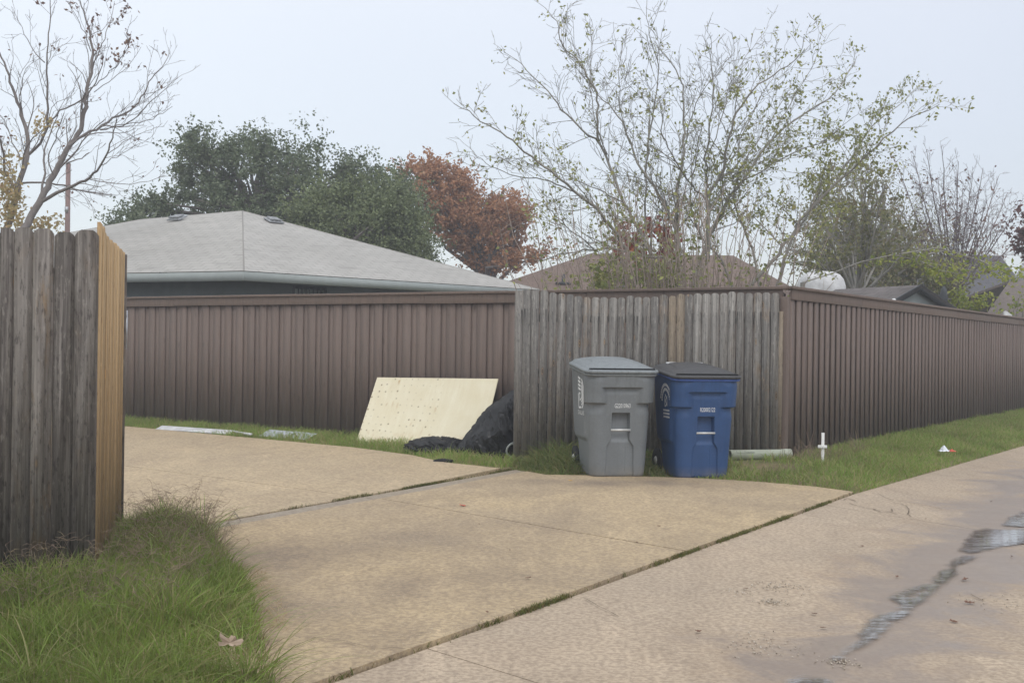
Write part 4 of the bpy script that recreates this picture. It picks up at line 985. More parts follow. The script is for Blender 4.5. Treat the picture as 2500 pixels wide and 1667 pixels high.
# ------------------------------------------------------------------ grass
def blades(mb, P, h, w, lean, seg=3, dirs=None):
    """P (N,3) bases; h, w, lean (N,)"""
    N = len(P); a = RNG.uniform(0, 2 * np.pi, N) if dirs is None else dirs
    d = np.stack([np.cos(a), np.sin(a), np.zeros(N)], 1); fa = RNG.uniform(0, 2 * np.pi, N); s = np.stack([np.cos(fa), np.sin(fa), np.zeros(N)], 1)
    V = np.zeros((N, 2 * seg + 1, 3)); F = []
    for k in range(seg):
        t_ = k / seg; c_ = P + d * (lean * h * t_ ** 1.8)[:, None] + np.array([0, 0, 1.0]) * (h * (t_ - .35 * lean * t_ ** 2.2))[:, None]
        ww = (w * (1 - .55 * t_))[:, None]; V[:, 2 * k] = c_ - s * ww / 2; V[:, 2 * k + 1] = c_ + s * ww / 2
    V[:, -1] = P + d * (lean * h)[:, None] + np.array([0, 0, 1.0]) * (h * (1 - .35 * lean))[:, None]
    b = np.arange(N)[:, None] * (2 * seg + 1)
    Q = [np.stack([b[:, 0] + 2 * k, b[:, 0] + 2 * k + 1, b[:, 0] + 2 * k + 3, b[:, 0] + 2 * k + 2], 1) for k in range(seg - 1)]
    T = np.stack([b[:, 0] + 2 * seg - 2, b[:, 0] + 2 * seg - 1, b[:, 0] + 2 * seg], 1)
    base = mb.n; mb.v.append(V.reshape(-1, 3)); mb.at.append(np.zeros(N * (2 * seg + 1))); mb.n += N * (2 * seg + 1)
    if Q: mb.f.append(np.concatenate(Q) + base)
    mb.f.append(T + base)
def sample(poly, n_, dens=None):
    poly = np.array([p[:2] for p in poly]); lo, hi = poly.min(0), poly.max(0); out = []
    c_ = 0
    while c_ < n_:
        P = RNG.uniform(lo, hi, (n_ * 2, 2)); P = P[inside(P, poly)]
        if dens is not None: P = P[RNG.random(len(P)) < dens(P)]
        out.append(P); c_ += len(P)
        if len(P) == 0: break
    return np.concatenate(out)[:n_]
def nz(P, s, off_=0.0):
    return np.array([noise.noise(Vector((x * s + off_, y * s, off_))) for x, y in P])
def stuff_obj(mb, name, mat, label, cat='grass'):
    return tag(mb.build(name, mat), label, cat, None, 'stuff')

# tall clump by the left fence
CL = [G(292, 1300)[:2], G(380, 1275)[:2], G(470, 1283)[:2], G(515, 1310)[:2], G(545, 1360)[:2], G(590, 1410)[:2], G(618, 1470)[:2], G(632, 1540)[:2], G(650, 1600)[:2], G(668, 1667)[:2], G(690, 1760)[:2], (-1.9, 3.2), (-4.6, 3.2), (-4.6, 5.0), lp + ld * 3, lp + ld * .02, (-2.42, 7.0), (-2.75, 8.0)]
CLe = [np.array(p) for p in CL[:11]]
P = sample(CL, 56000); d = dist_poly(P, CLe); nn_ = nz(P, 1.6); ed = sm(0, .35, d)
h = (0.08 + 0.12 * ed + .09 * nn_ + .07 * nz(P, 5, 2)) * RNG.uniform(.55, 1.25, len(P)) * (0.62 + .38 * sm(4.2, 5.2, P[:, 1]))
mb = MB(); z = 0.015 * RNG.random(len(P))
blades(mb, np.concatenate([P, z[:, None]], 1), h, RNG.uniform(.003, .0062, len(P)), RNG.uniform(.15, .95, len(P)), 4)
P = sample(CL, 5200); d = dist_poly(P, CLe); P = P[(d < .55)]; blades(mb, np.concatenate([P, np.zeros((len(P), 1))], 1), RNG.uniform(.18, .34, len(P)) * (.7 + .5 * nz(P, 3)), RNG.uniform(.004, .0075, len(P)), RNG.uniform(.7, 1.5, len(P)), 5, RNG.normal(-.1, .7, len(P)))
cc = sample(CL, 70); 
for c_ in cc:
    k_ = random.randint(25, 60); P = c_ + RNG.normal(0, .035, (k_, 2)); P = P[inside(P, CL)]
    if len(P): blades(mb, np.concatenate([P, np.zeros((len(P), 1))], 1), RNG.uniform(.16, .36, len(P)), RNG.uniform(.004, .0075, len(P)), RNG.uniform(.5, 1.4, len(P)), 5, np.arctan2(*(P - c_).T[::-1]) + RNG.normal(0, .4, len(P)))
stuff_obj(mb, 'tall_grass', M['grass'], 'tall shaggy green grass clump at the foot of the left fences')
# overhanging straw and brown runners at the concrete edge
mb = MB(); P = sample([p + np.array([0.05, 0]) for p in CLe] + [p - np.array([.12, 0]) for p in CLe[::-1]], 420)
blades(mb, np.concatenate([P, np.full((len(P), 1), DZ)], 1), RNG.uniform(.05, .14, len(P)), RNG.uniform(.002, .004, len(P)), RNG.uniform(1.2, 2.2, len(P)), 4, RNG.normal(-.2, .8, len(P)))
stuff_obj(mb, 'edge_straw', M['straw'], 'straw runners creeping from the tall grass onto the driveway'); mb = MB()
sx = sample([G(540, 1370)[:2], G(640, 1400)[:2], G(700, 1500)[:2], G(700, 1560)[:2], G(640, 1540)[:2], G(600, 1430)[:2]], 420)
blades(mb, np.concatenate([sx, np.full((len(sx), 1), DZ + .006)], 1), RNG.uniform(.03, .10, len(sx)), RNG.uniform(.0015, .003, len(sx)), RNG.uniform(2.2, 2.8, len(sx)), 3)
M['paleStraw'] = mat_leaf('pale_straw', [(0.45, 0.34, 0.20), (0.38, 0.24, 0.13), (0.52, 0.42, 0.26), (0.22, 0.24, 0.09)], .8, .2)
stuff_obj(mb, 'loose_straw', M['paleStraw'], 'loose pale straw scattered on the driveway beside the tall grass'); mb = MB()
# seed stalks with finger heads
P = sample([CL[0], CL[1], CL[2], CL[3], CL[4], G(560, 1440)[:2], G(400, 1560)[:2], (-3.0, 5.2), lp, (-2.42, 7.0)], 800)
for p in P:
    hgt = random.uniform(.13, .28) + .06 * (random.random() < .12); a = random.uniform(0, 6.28); l_ = random.uniform(.05, .2); top = np.array([p[0] + l_ * math.cos(a), p[1] + l_ * math.sin(a), hgt])
    mid = (np.array([p[0], p[1], 0]) + top) / 2 + np.array([0, 0, .05]); mb.tube([(p[0], p[1], 0), mid, top], [.0009, .0008, .0006], 3, False)
    for q in range(random.choice([2, 3, 3])):
        b = random.uniform(0, 6.28); r_ = random.uniform(.03, .07); e2 = top + np.array([r_ * math.cos(b), r_ * math.sin(b), random.uniform(-.015, .035)]); mb.tube([top, (top + e2) / 2 + np.array([0, 0, .006]), e2], [.0008, .0010, .0005], 3, False)
stuff_obj(mb, 'seed_stalks', M['straw'], 'thin brown seed stalks and straw over the left grass clump')

# verge beside the alley
VG = [G(1700, 1171)[:2], G(1850, 1181)[:2], G(1990, 1193)[:2], B1, B2, B2 + (B2 - B1) * 1.5, CORNER + ADIR * 22, CORNER + ADIR * 13, CORNER + ADIR * 5, CORNER + np.array([.05, -.1]), (2.85, 12.30), (1.4, 12.45)]
dirt = np.array([G(1800, 1150)[:2], G(1880, 1160)[:2]])
def dens(P):
    d = dist_poly(P, list(dirt)); dp = dist_poly(P, [pa[:2], pb[:2]]); return np.clip(.25 + 1.6 * d + .8 * nz(P, 1.5), .04, 1) * sm(.05, .35, dp + .12 * nz(P, 4)) * np.clip(14 / P[:, 1], .3, 1)
P = sample(VG, 62000, dens); gz = ground_z(P); d = dist_poly(P, EDGE)
h = (0.05 + .05 * sm(0, .25, d) + .035 * nz(P, 2.2, 5)) * RNG.uniform(.5, 1.3, len(P))
mb = MB(); blades(mb, np.concatenate([P, gz[:, None]], 1), h, RNG.uniform(.0045, .0085, len(P)), RNG.uniform(.2, 1.3, len(P)), 3)
stuff_obj(mb, 'verge_grass', M['grassfar'], 'mown green grass verge between the ribbed brown fence and the alley')
mb = MB()
P = sample([CORNER + np.array([-.2, -.25]), CORNER + np.array([.5, -.25]) + ADIR * .6, CORNER + ADIR * 1.8 + np.array([.12, -.1]), CORNER + ADIR * 1.2 + np.array([.45, -.3]), CORNER + np.array([.2, -.8])], 420)
blades(mb, np.concatenate([P, ground_z(P)[:, None]], 1), RNG.uniform(.12, .45, len(P)) * RNG.uniform(.4, 1, len(P)), RNG.uniform(.003, .005, len(P)), RNG.uniform(.2, 1.6, len(P)), 4)
P = sample(VG, 5000, lambda P: np.clip(nz(P, 1.2, 9) * 2.5, 0.03, 1)); blades(mb, np.concatenate([P, ground_z(P)[:, None]], 1), RNG.uniform(.05, .11, len(P)), RNG.uniform(.003, .005, len(P)), RNG.uniform(.5, 2.0, len(P)), 3)
stuff_obj(mb, 'dry_weeds', M['straw'], 'dry straw coloured weeds at the fence corner by the drain pipe', 'weeds')

# strip along the brown fence
ST = [f for f in F0] + [Fl, Fl + np.array([.3, 1.3]), CORNER + SDIR * 11.5 + np.array([-.05, -.08]), CORNER + SDIR * 6 + np.array([-.05, -.08]), CORNER + SDIR * 3.2 + np.array([-.05, -.08]), (0.1, 14.2), (0.1, 12.75), (0.02, 12.2)]
P = sample(ST, 22000, lambda P: np.clip(.75 + nz(P, 2) * .9, .1, 1)); d = dist_poly(P, F0)
h = (.045 + .07 * sm(0, .3, d) + .05 * nz(P, 2.5, 3)) * RNG.uniform(.5, 1.4, len(P)) * np.interp(P[:, 0], [-6, -3, -.5, .1], [.9, 1, 1.0, .9])
mb = MB(); blades(mb, np.concatenate([P, np.zeros((len(P), 1))], 1), h, RNG.uniform(.0045, .0085, len(P)), RNG.uniform(.2, 1.1, len(P)), 3)
P = sample(ST, 160); blades(mb, np.concatenate([P, np.zeros((len(P), 1))], 1), RNG.uniform(.12, .24, len(P)), RNG.uniform(.004, .006, len(P)), RNG.uniform(.3, 1.0, len(P)), 4)
stuff_obj(mb, 'strip_grass', M['grassfar'], 'narrow grass strip between the upper driveway and the brown fence')

# weeds at the foot of the grey fence and behind the bins
mb = MB()
WD = [G(1250, 1150)[:2], G(1330, 1163)[:2], G(1420, 1166)[:2], G(1600, 1168)[:2], G(1780, 1172)[:2], (2.3, 12.2), (1.2, 12.5), (0.03, 12.58)]
P = sample(WD, 12000, lambda P: np.clip(.6 + nz(P, 2.5, 1), .1, 1)); d = dist_poly(P, [WD[0], WD[1], WD[2], WD[3], WD[4]]); br = np.exp(-((P[:, 0] - .55) / .35) ** 2)
h = (.03 + .06 * sm(0, .3, d) + .24 * br * sm(.05, .5, d)) * RNG.uniform(.4, 1.2, len(P))
blades(mb, np.concatenate([P, ground_z(P)[:, None]], 1), h, RNG.uniform(.004, .009, len(P)), RNG.uniform(.3, 1.6, len(P)), 4)
M['weed'] = mat_leaf('weed_leaves', [(0.12, 0.18, 0.05), (0.17, 0.25, 0.06), (0.26, 0.29, 0.08), (0.34, 0.27, 0.14), (0.20, 0.23, 0.08)], .6, .3)
stuff_obj(mb, 'fence_weeds', M['weed'], 'scruffy weeds growing at the foot of the grey picket fence', 'weeds')

# moss and grass in the joints
mb = MB()
for (a, b, n_, w_, hh) in ((B0, B1, 2600, .016, .022), (T1 - jd * 1.2, jA1 + jd * .1, 2200, .018, .026)):
    tt = RNG.random(n_ * 3); base = a + (b - a) * tt[:, None]; dn = nz(base, 1.3, 4) + .45 * nz(base, 5, 4)
    keep = RNG.random(len(tt)) < np.clip(.22 + dn * 1.9, .03, 1); base = base[keep]
    nrm = nB if hh < .024 else -jn; base = base + nrm * (RNG.normal(.5, .6, len(base)) * w_)[:, None]
    blades(mb, np.concatenate([base, np.full((len(base), 1), 0.0)], 1), RNG.uniform(.4, 1.3, len(base)) * hh + .012, RNG.uniform(.003, .006, len(base)), RNG.uniform(.3, 1.3, len(base)), 3)
M['moss'] = mat_leaf('joint_grass', [(0.10, 0.11, 0.03), (0.13, 0.16, 0.04), (0.17, 0.17, 0.05), (0.20, 0.13, 0.06), (0.10, 0.14, 0.03)], .8, .2)
stuff_obj(mb, 'joint_grass', M['moss'], 'short moss and grass growing in the concrete joints')
mb = MB()
for a, b in (((571, 1254), (587, 1271)), ((553, 1278), (566, 1290)), ((565, 1248), (580, 1262))):
    p, q = G(*a, .03), G(*b, .03); mb.tube([p, (p + q) / 2 + np.array([0, 0, .02]), q], .002, 4)
tag(mb.build('twig', M['barkdark']), 'thin dark twigs lying on the joint by the tall grass', 'twig')


# ------------------------------------------------------------------ houses
def uvquad(me_faces, name, mat, parent, thick=None):
    """roof from list of polygons (world points); uv in metres along eave / up slope"""
    me = bpy.data.meshes.new(name); V = []; F = []; UV = []
    for poly in me_faces:
        poly = [np.array(p, float) for p in poly]; n_ = np.cross(poly[1] - poly[0], poly[2] - poly[0]); n_ /= np.linalg.norm(n_)
        if n_[2] < 0: poly = poly[::-1]; n_ = -n_
        u = np.cross([0, 0, 1.0], n_); u /= np.linalg.norm(u) + 1e-9; v = np.cross(n_, u); b = len(V)
        V += [tuple(p) for p in poly]; F.append(tuple(range(b, b + len(poly)))); UV += [(p @ u, p @ v) for p in poly]
    me.from_pydata(V, [], F); me.materials.append(mat); l = me.uv_layers.new(name='UVMap')
    for q in me.loops: l.data[q.index].uv = UV[q.vertex_index]
    o = bpy.data.objects.new(name, me); C.objects.link(o); o.parent = parent
    if thick: m_ = o.modifiers.new('s', 'SOLIDIFY'); m_.thickness = thick; m_.offset = -1
    return o
M['roofgrey'] = mat_shingle('grey_shingles', (0.38, 0.37, 0.345), (0.46, 0.445, 0.415), (0.25, 0.24, 0.22))
M['roofbrown'] = mat_shingle('brown_shingles', (0.225, 0.165, 0.135), (0.185, 0.135, 0.11), (0.12, 0.09, 0.075))
M['roofdark'] = mat_shingle('dark_shingles', (0.13, 0.125, 0.135), (0.10, 0.10, 0.11), (0.06, 0.06, 0.065))
M['roofshed'] = mat_shingle('shed_shingles', (0.19, 0.17, 0.165), (0.15, 0.135, 0.13), (0.08, 0.075, 0.07))
M['fascia'] = mat_plain('grey_green_fascia', (0.30, 0.33, 0.32), 0.6, 0.06)
M['wallgrey'] = mat_plain('dark_grey_green_siding', (0.16, 0.185, 0.185), 0.8, 0.08)
M['glass'] = mat_plain('window_glass', (0.30, 0.34, 0.32), 0.2, 0.05, 4, 0.0, 0.5)
M['trimdark'] = mat_plain('dark_trim', (0.05, 0.055, 0.06), 0.6)

# grey hip-roofed house behind the brown fence
t = thing('house', 'grey shingled hip roof house behind the long brown fence', 'house', (-5.6, 23.8, 0))
Lc = np.array([5.6, -23.8, 0.0])
ze = 2.5
C0 = np.array([-4.6, 19.6, ze]); CR = np.array([0.62, 24.9, ze]); 
CLf = C0 + np.array([-2.4, 1.12, 0]) * 4.2
PK = D(592, 515, 23.9); RDG = D(343, 532, 25.9); RDG[2] = PK[2]
HL = CLf + np.array([1.5, 5.5, 0])
BK = CR + np.array([-7, 4.5, 0]); BL = HL + np.array([1, 5, 0])
def L3(p): return np.array(p) + Lc
uvquad([[L3(C0), L3(CR), L3(PK)], [L3(CLf), L3(C0), L3(PK), L3(RDG)], [L3(CR), L3(BK), L3(PK)], [L3(BK), L3(BL), L3(RDG), L3(PK)], [L3(BL), L3(CLf), L3(RDG)]], 'roof', M['roofgrey'], t)
def beam(mb, a, b, hgt, th_, drop=0.0):
    a, b = np.array(a, float), np.array(b, float); d = b - a; u = d / np.linalg.norm(d); n_ = np.array([u[1], -u[0], 0]); n_ /= np.linalg.norm(n_)
    z = np.array([0, 0, 1.0]); V = [a - z * (drop + hgt), b - z * (drop + hgt), b - z * drop, a - z * drop]; V += [v - n_ * th_ for v in V]
    mb.add(V, [(0, 1, 2, 3), (7, 6, 5, 4), (0, 4, 5, 1), (3, 2, 6, 7), (0, 3, 7, 4), (1, 5, 6, 2)])
mb = MB(); beam(mb, L3(C0), L3(CR), .155, .03, .012); beam(mb, L3(CLf), L3(C0), .155, .03, .012); mb.build('fascia', M['fascia'], t)
ins = .55
dR = (CR - C0) / np.linalg.norm(CR - C0); dL = (CLf - C0) / np.linalg.norm(CLf - C0)
W0 = C0 + (dR + dL) * ins; W1 = CR + (dL * ins) ; W2 = CLf + dR * ins
mb = MB(); beam(mb, L3(W0), L3(W1), 2.36, .12, .13); beam(mb, L3(W2), L3(W0), 2.36, .12, .13); mb.build('wall', M['wallgrey'], t)
mb = MB(); mb.add([L3(C0 - [0, 0, .15]), L3(CR - [0, 0, .15]), L3(W1 - [0, 0, .15]), L3(W0 - [0, 0, .15])], [(0, 1, 2, 3)]); mb.add([L3(CLf - [0, 0, .15]), L3(C0 - [0, 0, .15]), L3(W0 - [0, 0, .15]), L3(W2 - [0, 0, .15])], [(0, 1, 2, 3)]); mb.build('soffit', M['wallgrey'], t)
# ridge caps
mb = MB()
for a, b in ((C0, PK), (CR, PK), (PK, RDG), (CLf, RDG)): mb.tube([L3(a) + [0, 0, -.006], L3(b) + [0, 0, -.006]], .014, 6)
cap = mb.build('ridge_cap', M['fascia'], t); cap.data.materials[0] = M['roofgrey']
# window with bars at px (715-795, 708-722)
wp = W0 + (W1 - W0) * 0.0
def onwall(px):
    r_ = ray(px, 700); A = np.array([[r_[0], -(W1 - W0)[0]], [r_[1], -(W1 - W0)[1]]]); s_ = np.linalg.solve(A, W0[:2]); return W0 + (W1 - W0) * s_[1]
wa, wb = onwall(714), onwall(796); nw = np.array([dR[1], -dR[0], 0]); zt = 1.3 + (833 - 709) / FPX * wa[1] + .10
mb = MB(); beam(mb, L3([*wa[:2], zt] + nw * .02), L3([*wb[:2], zt] + nw * .02), 1.1, .03); wn = mb.build('window', M['trimdark'], t)
mb = MB(); wi = (wb - wa); beam(mb, L3([*(wa + wi * .05)[:2], zt - .06] + nw * .026), L3([*(wb - wi * .05)[:2], zt - .06] + nw * .026), 1.0, .01); mb.build('pane', M['glass'], wn)
for k in range(1, 9):
    p = wa + wi * k / 9; mb = MB(); mb.tube([L3([*p[:2], zt - .03] + nw * .07), L3([*p[:2], zt - 1.1] + nw * .07)], .014, 6); mb.build('bar', M['trimdark'], wn)
# roof vents
M['ventm'] = mat_plain('weathered_vent', (0.24, 0.25, 0.26), 0.6, .4, 15)
for (vx, vy, fa, fb, fc) in ((433, 536, CLf, C0, PK), (668, 542, C0, CR, PK)):
    r_ = ray(vx, vy); n_ = np.cross(fb - fa, fc - fa); o0 = np.array([0, 0, HEYE]); q = o0 + r_ * (((fa - o0) @ n_) / (r_ @ n_)); 
    mb = MB(); u = (fb - fa) / np.linalg.norm(fb - fa); n_ /= np.linalg.norm(n_); n_ = n_ if n_[2] > 0 else -n_; v = np.cross(n_, u)
    Mx = np.eye(4); Mx[:3, 0] = u; Mx[:3, 1] = v; Mx[:3, 2] = n_; Mx[:3, 3] = L3(q)
    mb.box((0, 0, .03), (.36, .26, .03), Mx); mb.box((0, .02, .06), (.24, .18, .05), Mx)
    for k in (-1, 0, 1): mb.box((k * .1, -.1, .08), (.06, .03, .03), Mx)
    bevel(mb.build('roof_vent', M['ventm'], t), .01)

def hip(name, label, pts_px, Y, mat, wallmat, group=None, chimney=None):
    pass
# brown-roofed house behind the multi-stem tree
t = thing('house', 'house with reddish brown shingle roof behind the bare multi-stem tree', 'house', (3, 34, 0)); Lc2 = np.array([-3, -34, 0.0])
A_ = D(1150, 708, 33); A_[2] = 2.75; r1 = D(1440, 619, 36); r2 = D(1790, 622, 36); r2[2] = r1[2]; B_ = D(1985, 700, 33); B_[2] = 2.75; b1 = B_ + [0.5, 7, 0]; a1_ = A_ + [-.5, 7, 0]
sc_ = lambda p: np.array(p) + Lc2
uvquad([[sc_(A_), sc_(B_), sc_(r2), sc_(r1)], [sc_(B_), sc_(b1), sc_(r2)], [sc_(b1), sc_(a1_), sc_(r1), sc_(r2)], [sc_(a1_), sc_(A_), sc_(r1)]], 'roof', M['roofbrown'], t)
mb = MB(); beam(mb, sc_(A_), sc_(B_), .18, .03, .01); mb.build('fascia', M['fascia'], t)
mb = MB(); beam(mb, sc_(A_ + [.5, .5, 0]), sc_(B_ + [-.5, .5, 0]), 2.6, .12, .15); beam(mb, sc_(B_ + [-.5, .6, 0]), sc_(b1 + [-.5, -.5, 0]), 2.6, .12, .15)
M['brick'] = mat_plain('red_brick', (0.27, 0.13, 0.09), 0.9, .2, 25); mb.build('wall', M['brick'], t)
vp = D(1375, 690, 33.8); mb = MB(); vv = sc_(vp); mb.tube([vv + [0, 0, -.3], vv + [0, 0, .25]], .05, 8); mb.box(vv + [0, 0, -.02], (.45, .35, .05)); mb.build('vent_pipe', M['trimdark'], t)
# shed
t = thing('shed', 'small shed with grey shingle roof and pale gable just over the ribbed fence', 'shed', (6.5, 20, 0)); Ls = np.array([-6.5, -20, 0.0]); s3 = lambda p: np.array(p, float) + Ls
ra = D(2040, 704, 21.5); rb = D(2250, 702, 19.6); rb[2] = ra[2] = 2.42
rr = (rb - ra) / np.linalg.norm(rb - ra); pn = np.array([rr[1], -rr[0], 0.0]); pn = pn if pn[1] < 0 else -pn
e1, e2 = ra + pn * 1.35 - [0, 0, .62], rb + pn * 1.35 - [0, 0, .62]; e3, e4 = ra - pn * 1.35 - [0, 0, .62], rb - pn * 1.35 - [0, 0, .62]
uvquad([[s3(e1), s3(e2), s3(rb), s3(ra)], [s3(e3), s3(e4), s3(rb), s3(ra)]], 'roof', M['roofshed'], t, .05)
M['shedwall'] = mat_plain('pale_shed_wall', (0.34, 0.38, 0.385), .7, .06)
gi = rb - rr * .12; g2_, g4_ = e2 - rr * .12, e4 - rr * .12
mb = MB(); mb.add([s3([*g2_[:2], 0]), s3([*g4_[:2], 0]), s3(g4_ - [0, 0, .03]), s3(gi - [0, 0, .04]), s3(g2_ - [0, 0, .03])], [(0, 1, 2, 3, 4)])
beam(mb, s3(e1 + rr * .12 + pn * -.12), s3(e2 - rr * .12 + pn * -.12), 1.75, .05, .06); mb.build('wall', M['shedwall'], t)
mb = MB(); beam(mb, s3(rb + [0, 0, .01]), s3(e4 + [0, 0, .01]), .14, .03, 0); beam(mb, s3(e2 + [0, 0, .01]), s3(rb + [0, 0, .01]), .10, .03, 0); mb.build('barge_board', M['trimdark'], t)
# big dark-roofed house at the right
t = thing('house', 'large dark slate coloured roof rising behind the trees at the right', 'house', (18, 46, 0)); L4 = np.array([-18, -46, 0.0]); h3 = lambda p: np.array(p, float) + L4
ra, rb = D(2285, 622, 46), D(2442, 620, 46); rb[2] = ra[2]; ea, eb = D(2180, 760, 43), D(2520, 690, 43); ea[2] = eb[2] = 2.9; ea[0] -= .5; eb[0] += 0.4
bk = np.array([0, 7, 0.0])
uvquad([[h3(ea), h3(eb), h3(rb), h3(ra)], [h3(eb), h3(eb + bk), h3(rb)], [h3(ea + bk), h3(ea), h3(ra)], [h3(eb + bk), h3(ea + bk), h3(ra), h3(rb)]], 'roof', M['roofdark'], t)
mb = MB(); beam(mb, h3(ea + [.5, .5, 0]), h3(eb + [-.5, .5, 0]), 2.85, .12, .05); mb.build('wall', M['brick'], t)
# nearer brown-grey shingle roof at the far right with white gable
M['roofmid'] = mat_shingle('taupe_shingles', (0.20, 0.165, 0.145), (0.17, 0.14, 0.12), (0.10, 0.085, 0.075))
t = thing('house', 'house with taupe shingle roof and white gable trim at the far right edge', 'house', (15, 34, 0)); L5 = np.array([-15, -34, 0.0]); k3 = lambda p: np.array(p, float) + L5
ra, rb = D(2465, 685, 36), D(2700, 690, 36); rb[2] = ra[2]; ea, eb = D(2400, 762, 32), D(2720, 770, 32); eb[2] = ea[2] = 2.2
uvquad([[k3(ea), k3(eb), k3(rb), k3(ra)], [k3(ea + [0, 8, 0]), k3(eb + [0, 8, 0]), k3(rb), k3(ra)]], 'roof', M['roofmid'], t, .08)
mb = MB(); beam(mb, k3(ea + [.4, .4, 0]), k3(eb + [-.4, .4, 0]), 2.1, .12, .08); mb.build('wall', M['brick'], t)
gt = D(2496, 652, 38.5); ga, gb_ = D(2474, 690, 38), D(2560, 690, 38); mb = MB(); mb.prism([(0, 0), (ga[0] * 0 + gb_[0] - ga[0], 0), ((gb_[0] - ga[0]) * .5, gt[2] - ga[2] + .5)], k3(ga), (1, 0, 0), (0, 0, 1), (0, 1, 0), .15); mb.build('gable', M['whiteboard'], t)

# white cargo-box like camper roof behind the tree
def dome_obj():
    a, b = D(1950, 706, 23), D(2058, 706, 23); L = b[0] - a[0]; mb = MB(); rings = []
    prof_ = [(-1.9, 1.0), (-.1, 1.0), (.05, .98), (.18, .9), (.27, .75), (.33, .5), (.35, .1)]
    base = rrect(L / 2, -L / 2, L / 2, L * .28, 8)
    for z, s_ in prof_: rings.append(at_z(base * s_, z))
    loft(mb, rings); o = mb.build('storage_tank', M['whiteboard'], None, True); o.location = ((a[0] + b[0]) / 2, 23, a[2] + .02); tag(o, 'rounded white top of a tank or camper behind the tree trunks', 'tank')
dome_obj()
# white ball cap over the fence, little white vent, dark dish
p = D(2182, 734, 17.5); t = thing('ball_finial', 'white ball on a thin pole just above the ribbed fence', 'finial', (p[0], p[1], 0))
mb = MB(); rings = []
for a in np.linspace(-80, 80, 9): rings.append(np.stack([.036 * math.cos(math.radians(a)) * np.cos(np.linspace(0, 2 * np.pi, 17)[:-1]), .036 * math.cos(math.radians(a)) * np.sin(np.linspace(0, 2 * np.pi, 17)[:-1]), np.full(16, p[2] + .036 * math.sin(math.radians(a)))], 1))
loft(mb, rings); mb.build('ball', M['white'], t, True); mb = MB(); mb.tube([(0, 0, 0), (0, 0, p[2] - .034)], .015, 8); mb.build('pole', M['galv'], t)
p = D(2460, 762, 24.5); mb = MB(); mb.prism([(-.08, -1.5), (.06, -1.5), (.10, -.06), (-.03, .03), (-.08, 0)], (0, 0, 0), (1, 0, 0), (0, 0, 1), (0, 1, 0), .05); o = bevel(mb.build('white_stake', M['whiteboard']), .003); o.location = p; tag(o, 'slanted tip of a white board poking over the far fence', 'board')
p = D(2296, 733, 22)
t = thing('satellite_dish', 'dark satellite dish seen edge-on right of the shed gable', 'satellite dish', (p[0], p[1], 0)); mb = MB(); rings = []
for r_, dd in ((.02, .0), (.12, .012), (.2, .035), (.27, .065), (.275, .06), (.2, .028), (.1, .003)):
    th = np.linspace(0, 2 * np.pi, 25)[:-1]; rings.append(np.stack([np.full(24, dd) * 1.0, r_ * np.cos(th) * .75, p[2] + r_ * np.sin(th)], 1))
loft(mb, rings); o = mb.build('dish', M['trimdark'], t, True); mb = MB(); mb.tube([(-.03, 0, p[2]), (-.06, 0, p[2] - .3), (-.06, 0, 0)], .022, 8); mb.build('mast', M['galv'], t)

# utility pole far left
M['polewood'] = mat_plain('reddish_pole', (0.20, 0.125, 0.11), .9, .15)
pt = D(167, 400, 44); t = thing('utility_pole', 'reddish brown utility pole standing behind the left bare tree', 'pole', (pt[0], pt[1], 0))
mb = MB(); mb.tube([(0, 0, 0), (0, 0, pt[2] * .5), (.0, 0, pt[2])], [.13, .105, .085], 12); mb.build('shaft', M['polewood'], t, True)
mb = MB(); mb.tube([(0, 0, pt[2]), (0, 0, pt[2] + .03), (0, 0, pt[2] + .09)], [.09, .09, .03], 12); mb.build('cap', M['galv'], t)
mb = MB(); mb.box((0, -.12, pt[2] * .78), (.12, .06, .2)); mb.build('bracket', M['galv'], t)


